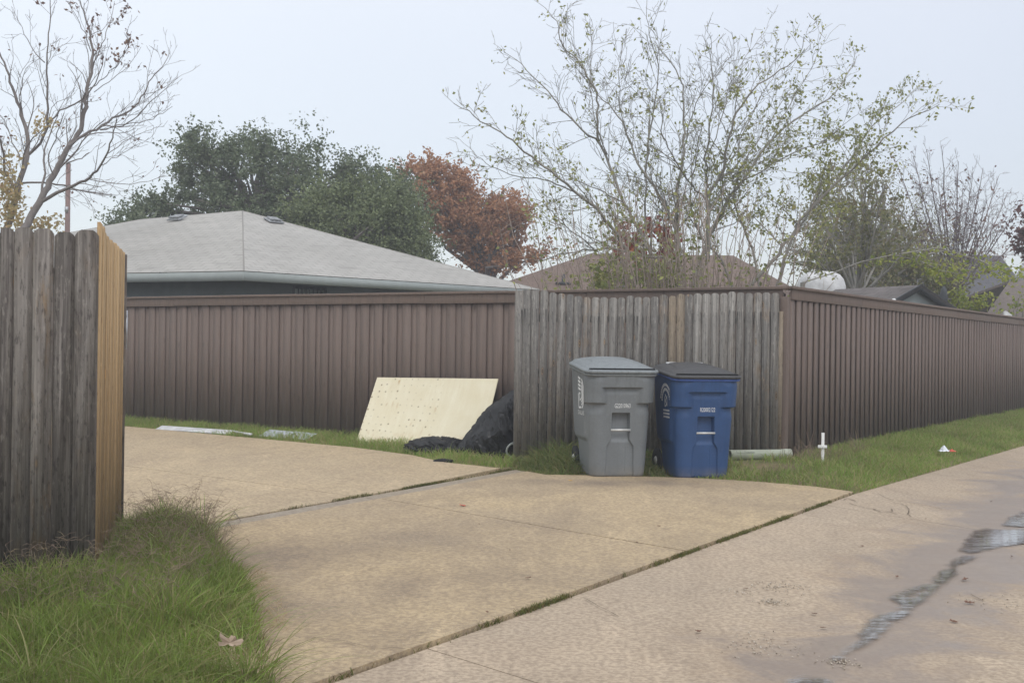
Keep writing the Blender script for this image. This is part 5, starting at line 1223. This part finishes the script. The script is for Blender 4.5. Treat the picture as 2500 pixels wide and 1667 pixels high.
# ------------------------------------------------------------------ trees
def unit(v): v = np.asarray(v, float); return v / (np.linalg.norm(v) + 1e-12)
class Tree:
    def __init__(s, seed, **k):
        s.R = random.Random(seed); s.wood = MB(); s.lp = []; s.p = dict(up=.25, leaf=.5, minr=.003, twist=.35, ang=(25, 60), ratio=(.35, .62), dens=5, maxlev=3, leaflen=.0)
        s.p.update(k)
    def sides(s, r): return 7 if r > .05 else 5 if r > .018 else 3
    def branch(s, p, d, L, r, lev, leafy=1.0):
        R = s.R; n_ = max(3, min(7, int(L / .18))); pts = [np.array(p, float)]; d = unit(d); seg = L / n_
        for i_ in range(n_):
            j_ = np.array([R.gauss(0, 1), R.gauss(0, 1), R.gauss(0, 1)]) * s.p['twist'] * .35
            d = unit(d + j_ + np.array([0, 0, s.p['up'] * .25])); pts.append(pts[-1] + d * seg)
        rr_ = np.linspace(r, max(s.p['minr'], r * .3), n_ + 1)
        s.wood.tube(pts, rr_, s.sides(r), False)
        s.spawn(pts, rr_, L, lev, leafy)
    def spawn(s, pts, rr_, L, lev, leafy, t0=.15):
        R = s.R; pts = np.array(pts); n_ = len(pts)
        if lev >= s.p['maxlev']:
            if s.p['leaf'] > 0:
                for q in range(n_):
                    if R.random() < s.p['leaf'] * leafy:
                        for _ in range(R.choice([1, 1, 2, 3])): s.lp.append(pts[q] + np.array([R.gauss(0, .035), R.gauss(0, .035), R.gauss(0, .03)]))
            return
        N = max(1, int(s.p['dens'] * L * (1.0 if lev > 0 else .8) + R.random()))
        N = min(N, 12 if lev else 40)
        for k in range(N):
            t_ = t0 + (1 - t0) * (k + R.random()) / N; x = t_ * (n_ - 1); i_ = min(n_ - 2, int(x)); f = x - i_
            p = pts[i_] * (1 - f) + pts[i_ + 1] * f; tg = unit(pts[i_ + 1] - pts[i_]); r = rr_[i_] * (1 - f) + rr_[i_ + 1] * f
            ax = unit(np.cross(tg, np.array([R.gauss(0, 1), R.gauss(0, 1), R.gauss(0, 1)]))); a = math.radians(R.uniform(*s.p['ang']))
            d = tg * math.cos(a) + ax * math.sin(a); d = unit(d + np.array([0, 0, s.p['up']]))
            l = L * R.uniform(*s.p['ratio']) * (1 - .45 * t_); l = max(.16, min(l, s.p.get('maxl', 3) * (1.05 - .8 * t_)))
            s.branch(p, d, l, max(s.p['minr'], r * R.uniform(.4, .62) * s.p.get('rk', 1)), lev + 1, leafy)
    def limb(s, pts, r0_, r1_, leafy=1.0, lev=0, sub=3, t0=.15):
        pts = np.array(pts, float)
        # smooth resample
        s_ = np.concatenate([[0], np.cumsum(np.linalg.norm(np.diff(pts, axis=0), axis=1))]); q = np.linspace(0, s_[-1], (len(pts) - 1) * sub + 1)
        P = np.stack([np.interp(q, s_, pts[:, k]) for k in range(3)], 1)
        for _ in range(2): P[1:-1] = (P[:-2] + 2 * P[1:-1] + P[2:]) / 4
        P[1:-1] += np.array([[s.R.gauss(0, .012) for _ in range(3)] for _ in range(len(P) - 2)])
        rr_ = np.linspace(r0_, r1_, len(P)); s.wood.tube(P, rr_, s.sides(r0_), False); s.spawn(P, rr_, s_[-1], lev, leafy, t0)
        return P
def leafquads(P, size, up=0.3):
    P = np.asarray(P, float); N = len(P); a = RNG.normal(size=(N, 3)); a[:, 2] -= up; a /= np.linalg.norm(a, axis=1)[:, None]
    b = np.cross(a, RNG.normal(size=(N, 3))); b /= np.linalg.norm(b, axis=1)[:, None] + 1e-9
    s = (size[0] + (size[1] - size[0]) * RNG.random(N))[:, None]
    c = np.cross(a, b)
    V = np.stack([P, P + a * s * .5 + b * s * .30 + c * s * .06, P + a * s, P + a * s * .5 - b * s * .30 + c * s * .06], 1).reshape(-1, 3)
    return V, np.arange(4 * N).reshape(-1, 4)
def leafmesh(P, size, mat, name, parent, up=.3):
    mb = MB(); v, f = leafquads(P, size, up); mb.add(v, f); return mb.build(name, mat, parent)

def c3(p, Y): return D(1100 + p[0] * .5102, p[1] * .5102, Y)
M['leafgreen'] = mat_leaf('sparse_green_leaves', [(0.20, 0.23, 0.09), (0.33, 0.36, 0.12), (0.43, 0.43, 0.15), (0.25, 0.28, 0.11), (0.48, 0.44, 0.18)], .5, .35)
M['leafyellow'] = mat_leaf('yellow_green_leaves', [(0.20, 0.26, 0.05), (0.32, 0.36, 0.07), (0.42, 0.42, 0.09)], .5, .4)
# multi-stem tree
T = Tree(5, rk=.8, up=.05, leaf=.30, dens=7.0, maxlev=3, twist=.45, minr=.003, ratio=(.3, .55), maxl=1.05, ang=(20, 55))
limbs = [
 ([(1060, 1420), (960, 1300), (870, 1230), (800, 1150), (760, 1060), (690, 990), (600, 920), (520, 860), (430, 790), (350, 720), (270, 650), (180, 600), (100, 545), (15, 495)], .052, .006, 17.0, 15.6, 1.6),
 ([(1080, 1420), (990, 1270), (930, 1150), (880, 1060), (830, 970), (790, 870), (750, 740), (705, 670), (600, 600), (540, 530), (500, 470), (420, 390), (330, 300), (255, 250)], .05, .005, 17.0, 18.4, .4),
 ([(705, 670), (708, 560), (700, 430), (650, 360), (600, 270), (540, 230), (515, 190), (520, 100), (420, 15)], .030, .004, 17.7, 17.2, .8),
 ([(1090, 1420), (1100, 1230), (1085, 1110), (1040, 1010), (990, 910), (930, 850), (890, 780), (860, 690), (830, 600), (780, 520), (700, 460), (640, 370)], .052, .006, 17.0, 17.6, .5),
 ([(930, 850), (945, 760), (950, 640), (980, 480), (1000, 330), (965, 200), (945, 100), (940, 0)], .026, .005, 17.3, 16.8, 1.0),
 ([(1110, 1420), (1085, 1200), (1080, 950), (1100, 800), (1130, 650), (1110, 560), (1120, 430), (1090, 350), (1030, 280), (980, 200)], .058, .006, 17.1, 18.6, .4),
 ([(925, 1400), (925, 1050), (935, 850), (940, 740), (955, 560)], .030, .012, 17.4, 18, .6),
 ([(1130, 1420), (1240, 1230), (1230, 1000), (1215, 950), (1280, 870), (1310, 800), (1320, 740), (1350, 600), (1420, 450), (1500, 380), (1600, 330), (1680, 270), (1690, 180)], .056, .005, 17.0, 16.0, 1.0),
 ([(1140, 1420), (1220, 1180), (1290, 1020), (1380, 880), (1470, 760), (1540, 660), (1680, 550), (1800, 490), (1880, 400), (1945, 270)], .056, .005, 17.1, 18.4, 1.3),
 ([(1215, 950), (1180, 915), (1100, 820), (1060, 740), (1000, 640), (1020, 560), (990, 470)], .024, .007, 17.0, 16.2, .5),
 ([(1230, 900), (1220, 760), (1240, 600), (1260, 440), (1250, 300), (1245, 170)], .028, .004, 17.2, 16.6, .4),
 ([(1360, 1420), (1480, 1330), (1590, 1180), (1680, 1060), (1750, 960), (1850, 870), (1980, 760), (2100, 640), (2200, 560), (2340, 500)], .05, .006, 16.6, 15.8, 2.0),
 ([(1480, 1420), (1450, 1180), (1380, 1050), (1350, 930), (1370, 850), (1420, 740), (1500, 640), (1560, 520), (1630, 440)], .034, .006, 17.2, 18, .9),
 ([(1370, 1420), (1340, 1330), (1290, 1230), (1190, 1130), (1150, 1010), (1140, 900), (1180, 780), (1190, 650)], .032, .008, 17.2, 17.8, .6),
 ([(1560, 1420), (1610, 1180), (1700, 1030), (1800, 900), (1900, 780), (1960, 700), (2010, 600), (2130, 520), (2230, 420)], .04, .005, 17.0, 18.6, 1.8),
 ([(1380, 880), (1500, 810), (1640, 730), (1760, 690), (1840, 640), (1930, 560)], .024, .005, 17.4, 16.3, 1.6),
 ([(1180, 1120), (1330, 830), (1440, 810), (1560, 820), (1700, 830)], .018, .005, 17, 16.5, .6),
 ([(1100, 1250), (880, 1220), (790, 1180), (700, 1190), (600, 1200), (520, 1230), (400, 1245)], .036, .006, 16.8, 15.8, .4),
 ([(690, 1195), (640, 1160), (560, 1090), (500, 1020), (420, 950), (330, 930)], .017, .004, 16.3, 15.9, 1.2),
 ([(600, 920), (520, 880), (400, 850), (300, 840), (200, 800), (130, 760), (90, 700)], .020, .004, 16.4, 17.2, .6),
 ([(830, 970), (740, 930), (640, 870), (560, 850), (430, 790)], .020, .005, 17.4, 16.8, 1.0),
 ([(1290, 870), (1400, 640), (1460, 500), (1520, 400), (1590, 290)], .02, .004, 17.0, 17.6, .4),
 ([(1120, 700), (1150, 560), (1210, 430), (1280, 330), (1360, 260)], .018, .004, 17.6, 17.0, .2),
 ([(1215, 820), (1290, 600), (1330, 420), (1400, 290), (1480, 180), (1525, 120)], .018, .003, 17.4, 18.2, .2),
 ([(860, 690), (820, 560), (800, 420), (815, 300), (830, 180)], .016, .004, 17.4, 17.8, .3),
 ([(750, 740), (680, 560), (660, 420), (680, 280), (680, 120)], .017, .004, 17.6, 18.4, .9),
 ([(1540, 660), (1620, 500), (1700, 380), (1760, 300), (1765, 150)], .016, .003, 17.9, 17.5, .7),
]
t = thing('bare_tree', 'wide multi-stemmed tree with sparse green leaves behind the grey pickets', 'tree', (0, 0, 0))
for pts, ra_, rb_, ya, yb, lf in limbs:
    n_ = len(pts); T.limb([c3(p, ya + (yb - ya) * k / (n_ - 1)) for k, p in enumerate(pts)], ra_ * .66, rb_ * .8, lf * (1.9 if pts[-1][0] > 1400 else .9))
root = D(1655, 1100, 17.1); root[2] = 0
for px_ in (1100 + .5102 * 1060, 1100 + .5102 * 1110, 1100 + .5102 * 1140, 1100 + .5102 * 1370, 1100 + .5102 * 1480, 1100 + .5102 * 1560):
    q = D(px_, 724, 17.05); T.wood.tube([root + [0, 0, -.05], (root + q) / 2 + [0, 0, -.1], q], [.10, .075, .055], 8, False)
T.wood.build('branches', M['bark'], t, True); leafmesh(T.lp, (.035, .075), M['leafgreen'], 'leaves', t)
nleaf = len(T.lp)
# whippy shoots in front of it, growing by the fence
M['shoot'] = mat_bark('pale_shoots', (0.24, 0.19, 0.16), (0.36, 0.30, 0.26))
t = thing('sapling_shoots', 'cluster of thin pale upright shoots just behind the grey picket tops', 'shrub', (0, 0, 0)); mb = MB(); R = random.Random(12); lf_ = []
for k in range(170):
    bx = R.gauss(1660, 90); q = D(bx, 900, 15.6 + R.uniform(-.4, .4)); q[2] = .0; tip = D(bx + R.gauss((bx - 1670) * .9, 50), R.uniform(430, 690), 15.6 + R.uniform(-.9, .9))
    mid = q * .4 + tip * .6 + np.array([R.gauss(0, .1), R.gauss(0, .1), .1]); mb.tube([q, (q + mid) / 2 + [R.gauss(0, .05), 0, 0], mid, (mid + tip) / 2 + [R.gauss(0, .05), 0, .02], tip], [.011, .009, .007, .005, .003], 4, False)
    for j_ in range(3):
        a = mid + (tip - mid) * R.random(); mb.tube([a, a + np.array([R.gauss(0, .15), R.gauss(0, .1), R.uniform(.1, .3)])], [.004, .002], 3, False)
    if R.random() < .6:
        for j_ in range(16): lf_.append(q + (tip - q) * R.uniform(.4, 1) + np.array([R.gauss(0, .1), R.gauss(0, .1), R.gauss(0, .08)]))
mb.build('stems', M['shoot'], t); leafmesh(lf_, (.05, .09), M['leafgreen'], 'leaves', t)
# low leafy bits left of the shoots
t = thing('low_shrub', 'leafy green shrub showing just above the fence left of the shoots', 'shrub', (0, 0, 0)); lf_ = []; mb = MB()
for k in range(40):
    q = D(R.uniform(1480, 1640), 900, 16.2); q[2] = 0; tip = D(R.uniform(1440, 1650), R.uniform(640, 705), 16.2 + R.uniform(-.5, .5)); mb.tube([q, (q + tip) / 2 + [R.gauss(0, .1), 0, 0], tip], [.012, .008, .003], 4, False)
    for j_ in range(26): lf_.append(tip + np.array([R.gauss(0, .14), R.gauss(0, .14), R.gauss(-.08, .13)]))
mb.build('stems', M['bark'], t); leafmesh(lf_, (.06, .12), M['leafgreen'], 'leaves', t)
# vine with red leaves in the background
M['leafred'] = mat_leaf('red_leaves', [(0.30, 0.05, 0.05), (0.38, 0.10, 0.08), (0.45, 0.18, 0.08), (0.25, 0.06, 0.07)], .6, .3)
t = thing('red_vine', 'red leaved vine climbing on a stump behind the multi-stem tree', 'vine', (0, 0, 0)); lf_ = []; mb = MB()
for (x, y, sx_, sy_, n_) in ((1520, 580, 14, 22, 130), (1550, 600, 10, 20, 90), (1630, 600, 10, 28, 260), (1590, 560, 12, 12, 90), (1515, 620, 6, 6, 50)):
    for k in range(n_): lf_.append(D(R.gauss(x, sx_), R.gauss(y, sy_), 19 + R.gauss(0, .2)))
    a = D(x, y, 19); q = a.copy(); q[2] = 0; mb.tube([q, (a + q) / 2 + [.05, 0, 0], a], [.04, .03, .01], 5)
mb.build('stems', M['bark'], t); leafmesh(lf_, (.08, .15), M['leafred'], 'leaves', t)

# left bare tree
def c1_(p, Y): return D(p[0] * .3826, p[1] * .3826, Y)
T = Tree(9, rk=.72, up=.2, leaf=.13, dens=4.2, maxlev=3, twist=.5, minr=.0032, ratio=(.28, .5), maxl=1.9, ang=(18, 48))
Ll = [
 ([(150, 1500), (160, 1440), (200, 1370), (270, 1280), (300, 1200), (340, 1120), (400, 1000), (450, 920), (520, 840), (540, 690), (550, 600), (580, 480), (590, 330), (570, 180), (520, 60), (500, -60)], .15, .008, 21, 22, .3),
 ([(270, 1285), (400, 1210), (480, 1180), (570, 1140), (640, 1060), (690, 980), (720, 860), (745, 760)], .075, .010, 21, 19.8, .3),
 ([(440, 930), (530, 860), (640, 810), (760, 740), (870, 680), (930, 580), (975, 480), (1060, 400), (1080, 340)], .055, .006, 21.2, 22.5, .1),
 ([(640, 810), (760, 820), (870, 760), (950, 650), (1050, 580), (1130, 500)], .035, .005, 21.5, 20.6, .1),
 ([(640, 830), (740, 800), (900, 780), (1010, 740), (1100, 680)], .025, .006, 21.2, 22.6, .1),
 ([(30, 1500), (60, 1440), (90, 1300), (110, 1180), (170, 1030), (190, 970), (160, 790), (100, 620), (60, 480), (0, 350), (-60, 200)], .14, .010, 22, 23, .2),
 ([(185, 985), (260, 930), (310, 790), (305, 500), (285, 400), (320, 190), (320, -20)], .06, .008, 22, 21.4, .3),
 ([(285, 400), (200, 320), (140, 170), (80, 50)], .025, .004, 21.7, 22.5, .1),
 ([(310, 790), (400, 690), (500, 660), (545, 600)], .035, .018, 21.8, 21.2, .2),
 ([(560, 570), (640, 530), (700, 460), (760, 400), (800, 330), (820, 170)], .022, .004, 21.5, 20.9, 3.2),
 ([(585, 440), (650, 280), (690, 180), (720, 100), (730, 10)], .026, .005, 21.5, 22.2, 7.0),
 ([(600, 590), (700, 520), (790, 450), (860, 380), (900, 300)], .018, .004, 21.5, 22, 6.0),
 ([(580, 330), (540, 200), (480, 100), (440, 10)], .022, .004, 21.8, 21.2, 3.0),
 ([(140, 1170), (270, 1165), (430, 1190), (540, 1230), (660, 1235)], .045, .012, 22, 20.8, .2),
 ([(570, 1145), (720, 1180), (930, 1165), (1050, 1120)], .022, .005, 20.6, 20.2, .3),
 ([(110, 1200), (40, 1130), (0, 1080), (-80, 1000)], .07, .03, 22, 22.4, .4),
 ([(30, 1130), (20, 960), (0, 880), (-60, 780)], .05, .02, 22, 21.5, 2.0),
 ([(130, 1010), (60, 880), (40, 780), (-10, 720)], .03, .008, 22, 22.6, 1.5),
 ([(340, 1120), (290, 1000), (360, 900), (370, 800), (410, 720)], .03, .008, 21.2, 20.6, 1.2),
 ([(420, 1050), (500, 1020), (570, 975)], .03, .01, 21, 20.6, .6),
 ([(690, 980), (790, 900), (900, 850), (1000, 810)], .018, .004, 20.2, 20.8, .1),
 ([(640, 1060), (760, 990), (860, 940), (950, 880)], .018, .004, 20.4, 19.8, .1),
]
t = thing('bare_tree', 'tall nearly bare dark tree with two trunks above the left fence', 'tree', (0, 0, 0)); 
for pts, ra_, rb_, ya, yb, lf in Ll:
    n_ = len(pts); T.limb([c1_(p, ya + (yb - ya) * k / (n_ - 1)) for k, p in enumerate(pts)], ra_ * .48, rb_ * .85, lf)
for p in ((150, 1490), (30, 1490)):
    q = c1_(p, 21.5 if p[0] > 100 else 22); q2_ = q.copy(); q2_[2] = -.05; T.wood.tube([q2_, (q + q2_) / 2, q + [0, 0, .1]], [.14, .10, .075], 10, False)
T.wood.build('branches', M['barkdark'], t, True)
M['leafbrown'] = mat_leaf('brown_leaves', [(0.16, 0.10, 0.085), (0.22, 0.13, 0.10), (0.28, 0.18, 0.11)], .8, .3)
leafmesh(T.lp, (.05, .10), M['leafbrown'], 'leaves', t)
M['leafgold'] = mat_leaf('golden_ivy', [(0.42, 0.32, 0.15), (0.54, 0.40, 0.19), (0.34, 0.32, 0.16), (0.46, 0.31, 0.18)], .6, .4)
lf_ = []
for (x, y, sx_, sy_, n_) in ((55, 1330, 32, 110, 420), (20, 1180, 30, 80, 170), (80, 1050, 40, 90, 130), (100, 1270, 25, 60, 150), (180, 1440, 40, 18, 130), (270, 1430, 30, 25, 110), (370, 1430, 18, 30, 45), (320, 1400, 12, 20, 22), (260, 790, 25, 45, 60), (330, 780, 15, 20, 25), (135, 1350, 15, 50, 50)):
    for k in range(n_): lf_.append(c1_((R.gauss(x, sx_), R.gauss(y, sy_)), 21.8 + R.gauss(0, .25)))
t2 = thing('ivy', 'yellow ivy leaves climbing the leftmost trunk', 'vine', (0, 0, 0)); leafmesh(lf_, (.05, .11), M['leafgold'], 'leaves', t2)
mb = MB(); mb.tube([c1_((40, 1500), 21.8) * [1, 1, 0], c1_((50, 1400), 21.8), c1_((60, 1250), 21.8), c1_((90, 1060), 21.8)], [.02, .016, .012, .006], 5); mb.build('stem', M['bark'], t2)

# crowns made of clumps
def crown_tree(name, label, poly_px, Y, depth, nclump, cr_, nl, size, leafmat, barkm, seed, trunk_px, group=None, gaps=.35, bottom=0.3):
    R = random.Random(seed); poly = [np.array(p, float) for p in poly_px]; lo = np.min(poly, 0); hi = np.max(poly, 0); cen = []
    while len(cen) < nclump:
        p = np.array([R.uniform(lo[0], hi[0]), R.uniform(lo[1], hi[1])])
        if not inside([p], poly)[0]: continue
        dd = dist_poly([p], poly + [poly[0]])[0]
        if dd < cr_ * .8 * FPX / Y: continue
        if noise.noise(Vector((p[0] * .012, p[1] * .012, seed))) < -gaps: continue
        zz_ = R.uniform(-1, 1) * depth * min(1, dd / (cr_ * 4 * FPX / Y) + .15); cen.append(D(p[0], p[1], Y + zz_))
    t = thing(name, label, 'tree', (0, 0, 0), 0, group); L_ = []
    for c_ in cen:
        n_ = int(nl * R.uniform(.6, 1.3)); s_ = cr_ * R.uniform(.6, 1.25)
        kd_ = max(5, n_ // 12); dv = RNG.normal(size=(kd_, 3)); dv[:, 2] += .35; dv /= np.linalg.norm(dv, axis=1)[:, None]
        ln2 = RNG.uniform(.45, 1.35, kd_); wi = RNG.integers(0, kd_, n_); tt = RNG.random(n_) ** .6
        pp = dv[wi] * (ln2[wi] * tt * s_)[:, None] + RNG.normal(0, .09 * s_, (n_, 3)); pp[:, 2] *= .85; L_.append(c_ + pp)
        # sprays sticking out
        for k in range(5):
            d = unit([R.gauss(0, 1), R.gauss(0, .6), abs(R.gauss(.7, .6))]); m_ = int(n_ * .06); tt = RNG.random(m_)[:, None]; L_.append(c_ + d * s_ * (.8 + .9 * tt) + RNG.normal(0, .05 * s_, (m_, 3)))
    leafmesh(np.concatenate(L_), size, leafmat, 'crown', t, .1)
    mb = MB(); base = D(trunk_px[0], 800, Y); base[2] = -.05; top = D(trunk_px[0], trunk_px[1], Y)
    mb.tube([base, (base + top) / 2 + [.1, 0, 0], top], [.32, .26, .2], 10, False)
    for c_ in cen[::2]:
        m_ = (top + c_) / 2 + np.array([R.gauss(0, .2), R.gauss(0, .2), -.15]); mb.tube([top + (base - top) * R.uniform(0, .25), m_, c_], [.09, .05, .015], 5, False)
    mb.build('trunk', barkm, t, True); return t
k2 = lambda l: [(250 + x * .489, 250 + y * .489) for x, y in l]
M['leafoak'] = mat_leaf('evergreen_leaves', [(0.10, 0.135, 0.08), (0.14, 0.18, 0.10), (0.18, 0.22, 0.12), (0.20, 0.22, 0.14), (0.115, 0.155, 0.09)], .5, .2)
crown_tree('evergreen_tree', 'big dark green evergreen tree behind the grey roofed house', k2([(-30, 640), (60, 530), (150, 455), (270, 430), (285, 380), (290, 310), (305, 260), (340, 170), (420, 105), (500, 115), (590, 160), (640, 125), (780, 105), (860, 125), (930, 145), (1060, 130), (1130, 150), (1175, 220), (1250, 225), (1400, 225), (1405, 320), (1470, 320), (1580, 380), (1640, 480), (1680, 640), (1700, 900), (-30, 900)]), 30.5, 2.4, 330, .46, 230, (.06, .11), M['leafoak'], M['barkdark'], 3, (640, 500))
M['leafcedar'] = mat_leaf('lighter_green_leaves', [(0.14, 0.175, 0.09), (0.19, 0.23, 0.11), (0.23, 0.26, 0.12), (0.16, 0.20, 0.10)], .6, .2)
crown_tree('leafy_tree', 'lighter green rounded tree overlapping the right side of the evergreen', k2([(860, 620), (930, 500), (1020, 400), (1150, 360), (1280, 330), (1420, 340), (1540, 400), (1610, 500), (1660, 640), (1690, 760), (1750, 900), (860, 900)]), 27.5, 1.5, 130, .46, 260, (.05, .10), M['leafcedar'], M['barkdark'], 8, (860, 600), gaps=.6)
M['leafrust'] = mat_leaf('rust_leaves', [(0.38, 0.185, 0.10), (0.48, 0.24, 0.12), (0.54, 0.30, 0.15), (0.42, 0.21, 0.12), (0.46, 0.30, 0.18)], .7, .3)
crown_tree('autumn_tree', 'rust orange autumn tree between the evergreen and the brown roof', k2([(1400, 330), (1480, 290), (1600, 270), (1700, 280), (1770, 310), (1850, 350), (1890, 420), (1930, 450), (2030, 410), (2090, 460), (2120, 540), (2180, 560), (2160, 640), (2270, 640), (2330, 720), (2310, 790), (2200, 830), (2000, 900), (1800, 880), (1740, 800), (1640, 700), (1560, 560), (1460, 420)]), 36, 2.0, 135, .43, 220, (.08, .14), M['leafrust'], M['barkdark'], 13, (1190, 640), gaps=.3)

# right side trees
def fan_tree(name, label, base_px, Y, tips, seed, wood, leafm, leafsize, r0_=.12, **kw):
    T = Tree(seed, **kw); b = D(base_px[0], base_px[1], Y); g_ = b.copy(); g_[2] = -.05
    T.wood.tube([g_, (g_ + b) / 2, b], [r0_ * 1.3, r0_ * 1.1, r0_], 8, False)
    for (x, y, lf) in tips:
        Y2 = Y + T.R.uniform(-1.8, 1.8); tip = D(x, y, Y2); k = T.R.uniform(.25, .4); p1 = b + (tip - b) * k + np.array([0, 0, -(tip - b)[2] * .06]); p2 = b + (tip - b) * .68 + np.array([(tip - b)[0] * .04, 0, -.1])
        T.limb([b, p1, p2, tip], r0_ * .55, .008, lf)
    t = thing(name, label, 'tree', (0, 0, 0)); T.wood.build('branches', wood, t, True)
    if len(T.lp): leafmesh(T.lp, leafsize, leafm, 'leaves', t)
    return t
fan_tree('bare_tree', 'fan shaped bare tree with purplish twigs at the far right', (2330, 720), 34, [(2190, 400, .2), (2230, 380, .1), (2262, 365, .1), (2300, 375, .1), (2340, 395, .1), (2375, 420, .1), (2400, 410, .1), (2438, 430, .1), (2460, 470, .2), (2490, 500, .3), (2290, 440, .2), (2350, 470, .2), (2410, 490, .2), (2160, 440, .4), (2500, 560, .4), (2250, 500, .3), (2440, 560, .4), (2120, 470, .8), (2100, 520, 1), (2180, 560, 1), (2330, 540, .6), (2390, 570, .6)], 21, M['barkpurple'], M['leafbrown'], (.08, .14), .055, up=.15, leaf=.30, dens=4.6, maxlev=3, twist=.5, minr=.004, ratio=(.3, .5), maxl=1.7, ang=(20, 55))
M['leafhazy'] = mat_leaf('hazy_olive_leaves', [(0.20, 0.20, 0.11), (0.26, 0.26, 0.13), (0.33, 0.32, 0.16), (0.28, 0.22, 0.15), (0.24, 0.25, 0.12)], .6, .4)  # paler than the olive leaves, with haze put into the colour
M['leafolive'] = mat_leaf('olive_leaves', [(0.15, 0.16, 0.07), (0.21, 0.22, 0.09), (0.28, 0.27, 0.11), (0.24, 0.18, 0.11), (0.18, 0.20, 0.08)], .6, .35)
fan_tree('leafy_tree', 'thin olive green tree with visible stems standing right beside the white tank', (2090, 735), 25, [(1950, 520, 1), (1990, 450, 1), (2040, 420, 1), (2080, 380, .9), (2120, 400, .9), (2160, 450, 1), (2190, 520, 1), (2230, 580, 1.2), (2020, 540, 1), (2070, 500, 1), (2130, 540, 1), (1980, 600, 1), (2180, 620, 1.2)], 25, M['bark'], M['leafolive'], (.07, .13), .08, up=.3, leaf=1.0, dens=4.6, maxlev=3, twist=.4, minr=.005, ratio=(.28, .48), maxl=1.2, ang=(20, 55))
crown_tree('undergrowth_tree', 'dense brownish green bushy tree above the shed roof', [(1960, 640), (2050, 600), (2140, 590), (2230, 610), (2300, 630), (2350, 660), (2370, 700), (2380, 780), (1960, 780)], 28, 1.3, 60, .45, 150, (.06, .12), M['leafolive'], M['bark'], 33, (2150, 680), gaps=.3)
crown_tree('leafy_tree', 'hazy olive crown of fine leaves rising right of the multi-stem tree', [(1860, 650), (1890, 540), (1960, 440), (2060, 360), (2130, 345), (2200, 400), (2260, 480), (2330, 560), (2400, 610), (2400, 720), (1860, 720)], 31, 2.4, 200, .75, 36, (.05, .09), M['leafhazy'], M['bark'], 37, (2110, 640), gaps=.6)
# yellow-green sprays over the right fence
t = thing('yellow_branch', 'bright yellow green leafy sprays hanging over the dark roof', 'branch', (0, 0, 0)); lf_ = []; mb = MB()
lines = [[(2100, 640), (2180, 622), (2260, 640), (2330, 655), (2385, 660)], [(2200, 620), (2290, 605), (2390, 635), (2460, 650), (2500, 655)], [(2250, 640), (2300, 662), (2345, 668)], [(2390, 635), (2440, 660), (2480, 680)]]
b0 = D(1960, 690, 18.5); 
for li_, ln_ in enumerate(lines):
    P_ = [D(x, y, 19.0 + k * .15 + .1 * math.sin(k * 2.1)) for k, (x, y) in enumerate(ln_)]; mb.tube(([b0, D(2030, 668, 18.7)] if li_ == 0 else []) + P_, np.linspace(.013, .004, len(P_) + (2 if li_ == 0 else 0)), 5, False); P_ = np.array(P_)
    for k in range(150):
        q = R.random() * (len(P_) - 1); i_ = int(q); f = q - i_; lf_.append(P_[i_] * (1 - f) + P_[min(i_ + 1, len(P_) - 1)] * f + np.array([R.gauss(0, .08), R.gauss(0, .12), R.gauss(-.05, .07)]))
g0 = b0.copy(); g0[2] = 0; mb.tube([g0, b0], [.05, .04], 6, False)
mb.build('stems', M['bark'], t); leafmesh(lf_, (.05, .10), M['leafyellow'], 'leaves', t)
def spray(label, stems, Y, n_, m, leafsize=(.05, .09), sd=.07):
    t = thing('leafy_shrub', label, 'shrub', (0, 0, 0)); lf_ = []; mb = MB()
    for a, b in stems:
        p, q = D(*a, Y), D(*b, Y); p0 = p.copy(); p0[2] = 0; mb.tube([p0, p, q], [.02, .014, .005], 5, False)
        for k in range(n_): lf_.append(p + (q - p) * R.random() + np.array([R.gauss(0, sd), R.gauss(0, sd), R.gauss(0, sd)]))
    mb.build('stems', M['bark'], t); leafmesh(lf_, leafsize, m, 'leaves', t)
spray('yellow green upright shrub poking over the ribbed fence', [((2345, 760), (2336, 702)), ((2352, 760), (2352, 725)), ((2375, 765), (2412, 718)), ((2365, 760), (2395, 735)), ((2300, 755), (2312, 745))], 22, 110, M['leafyellow'], (.05, .10), .08)
spray('thin yellowing shrub at the right edge above the fence', [((2480, 775), (2492, 705)), ((2470, 775), (2480, 740)), ((2495, 780), (2500, 735)), ((2430, 760), (2436, 730))], 26, 40, M['leafyellow'], (.07, .12), .15)
M['leafmaroon'] = mat_leaf('maroon_leaves', [(0.13, 0.07, 0.07), (0.18, 0.09, 0.08), (0.22, 0.13, 0.09)], .7, .3)
crown_tree('maroon_tree', 'dark maroon leaved tree cut by the right edge', [(2450, 560), (2475, 520), (2500, 505), (2640, 480), (2640, 720), (2500, 690), (2490, 650), (2455, 640)], 30, .8, 26, .38, 120, (.09, .15), M['leafmaroon'], M['barkpurple'], 41, (2560, 660), gaps=.5)


# ------------------------------------------------------------------ damp air
mb = MB(); mb.box((0, 30, 7), (180, 160, 16.2)); hz = mb.build('haze', None); tag(hz, kind='stuff')
hm = bpy.data.materials.new('haze'); hm.use_nodes = True; hn = hm.node_tree; hn.nodes.clear(); ho = hn.nodes.new('ShaderNodeOutputMaterial'); hv = hn.nodes.new('ShaderNodeVolumePrincipled')
hv.inputs['Density'].default_value = 0.0038; hv.inputs['Color'].default_value = (0.93, 0.95, 1.0, 1); hn.links.new(hv.outputs[0], ho.inputs['Volume']); hz.data.materials.append(hm)
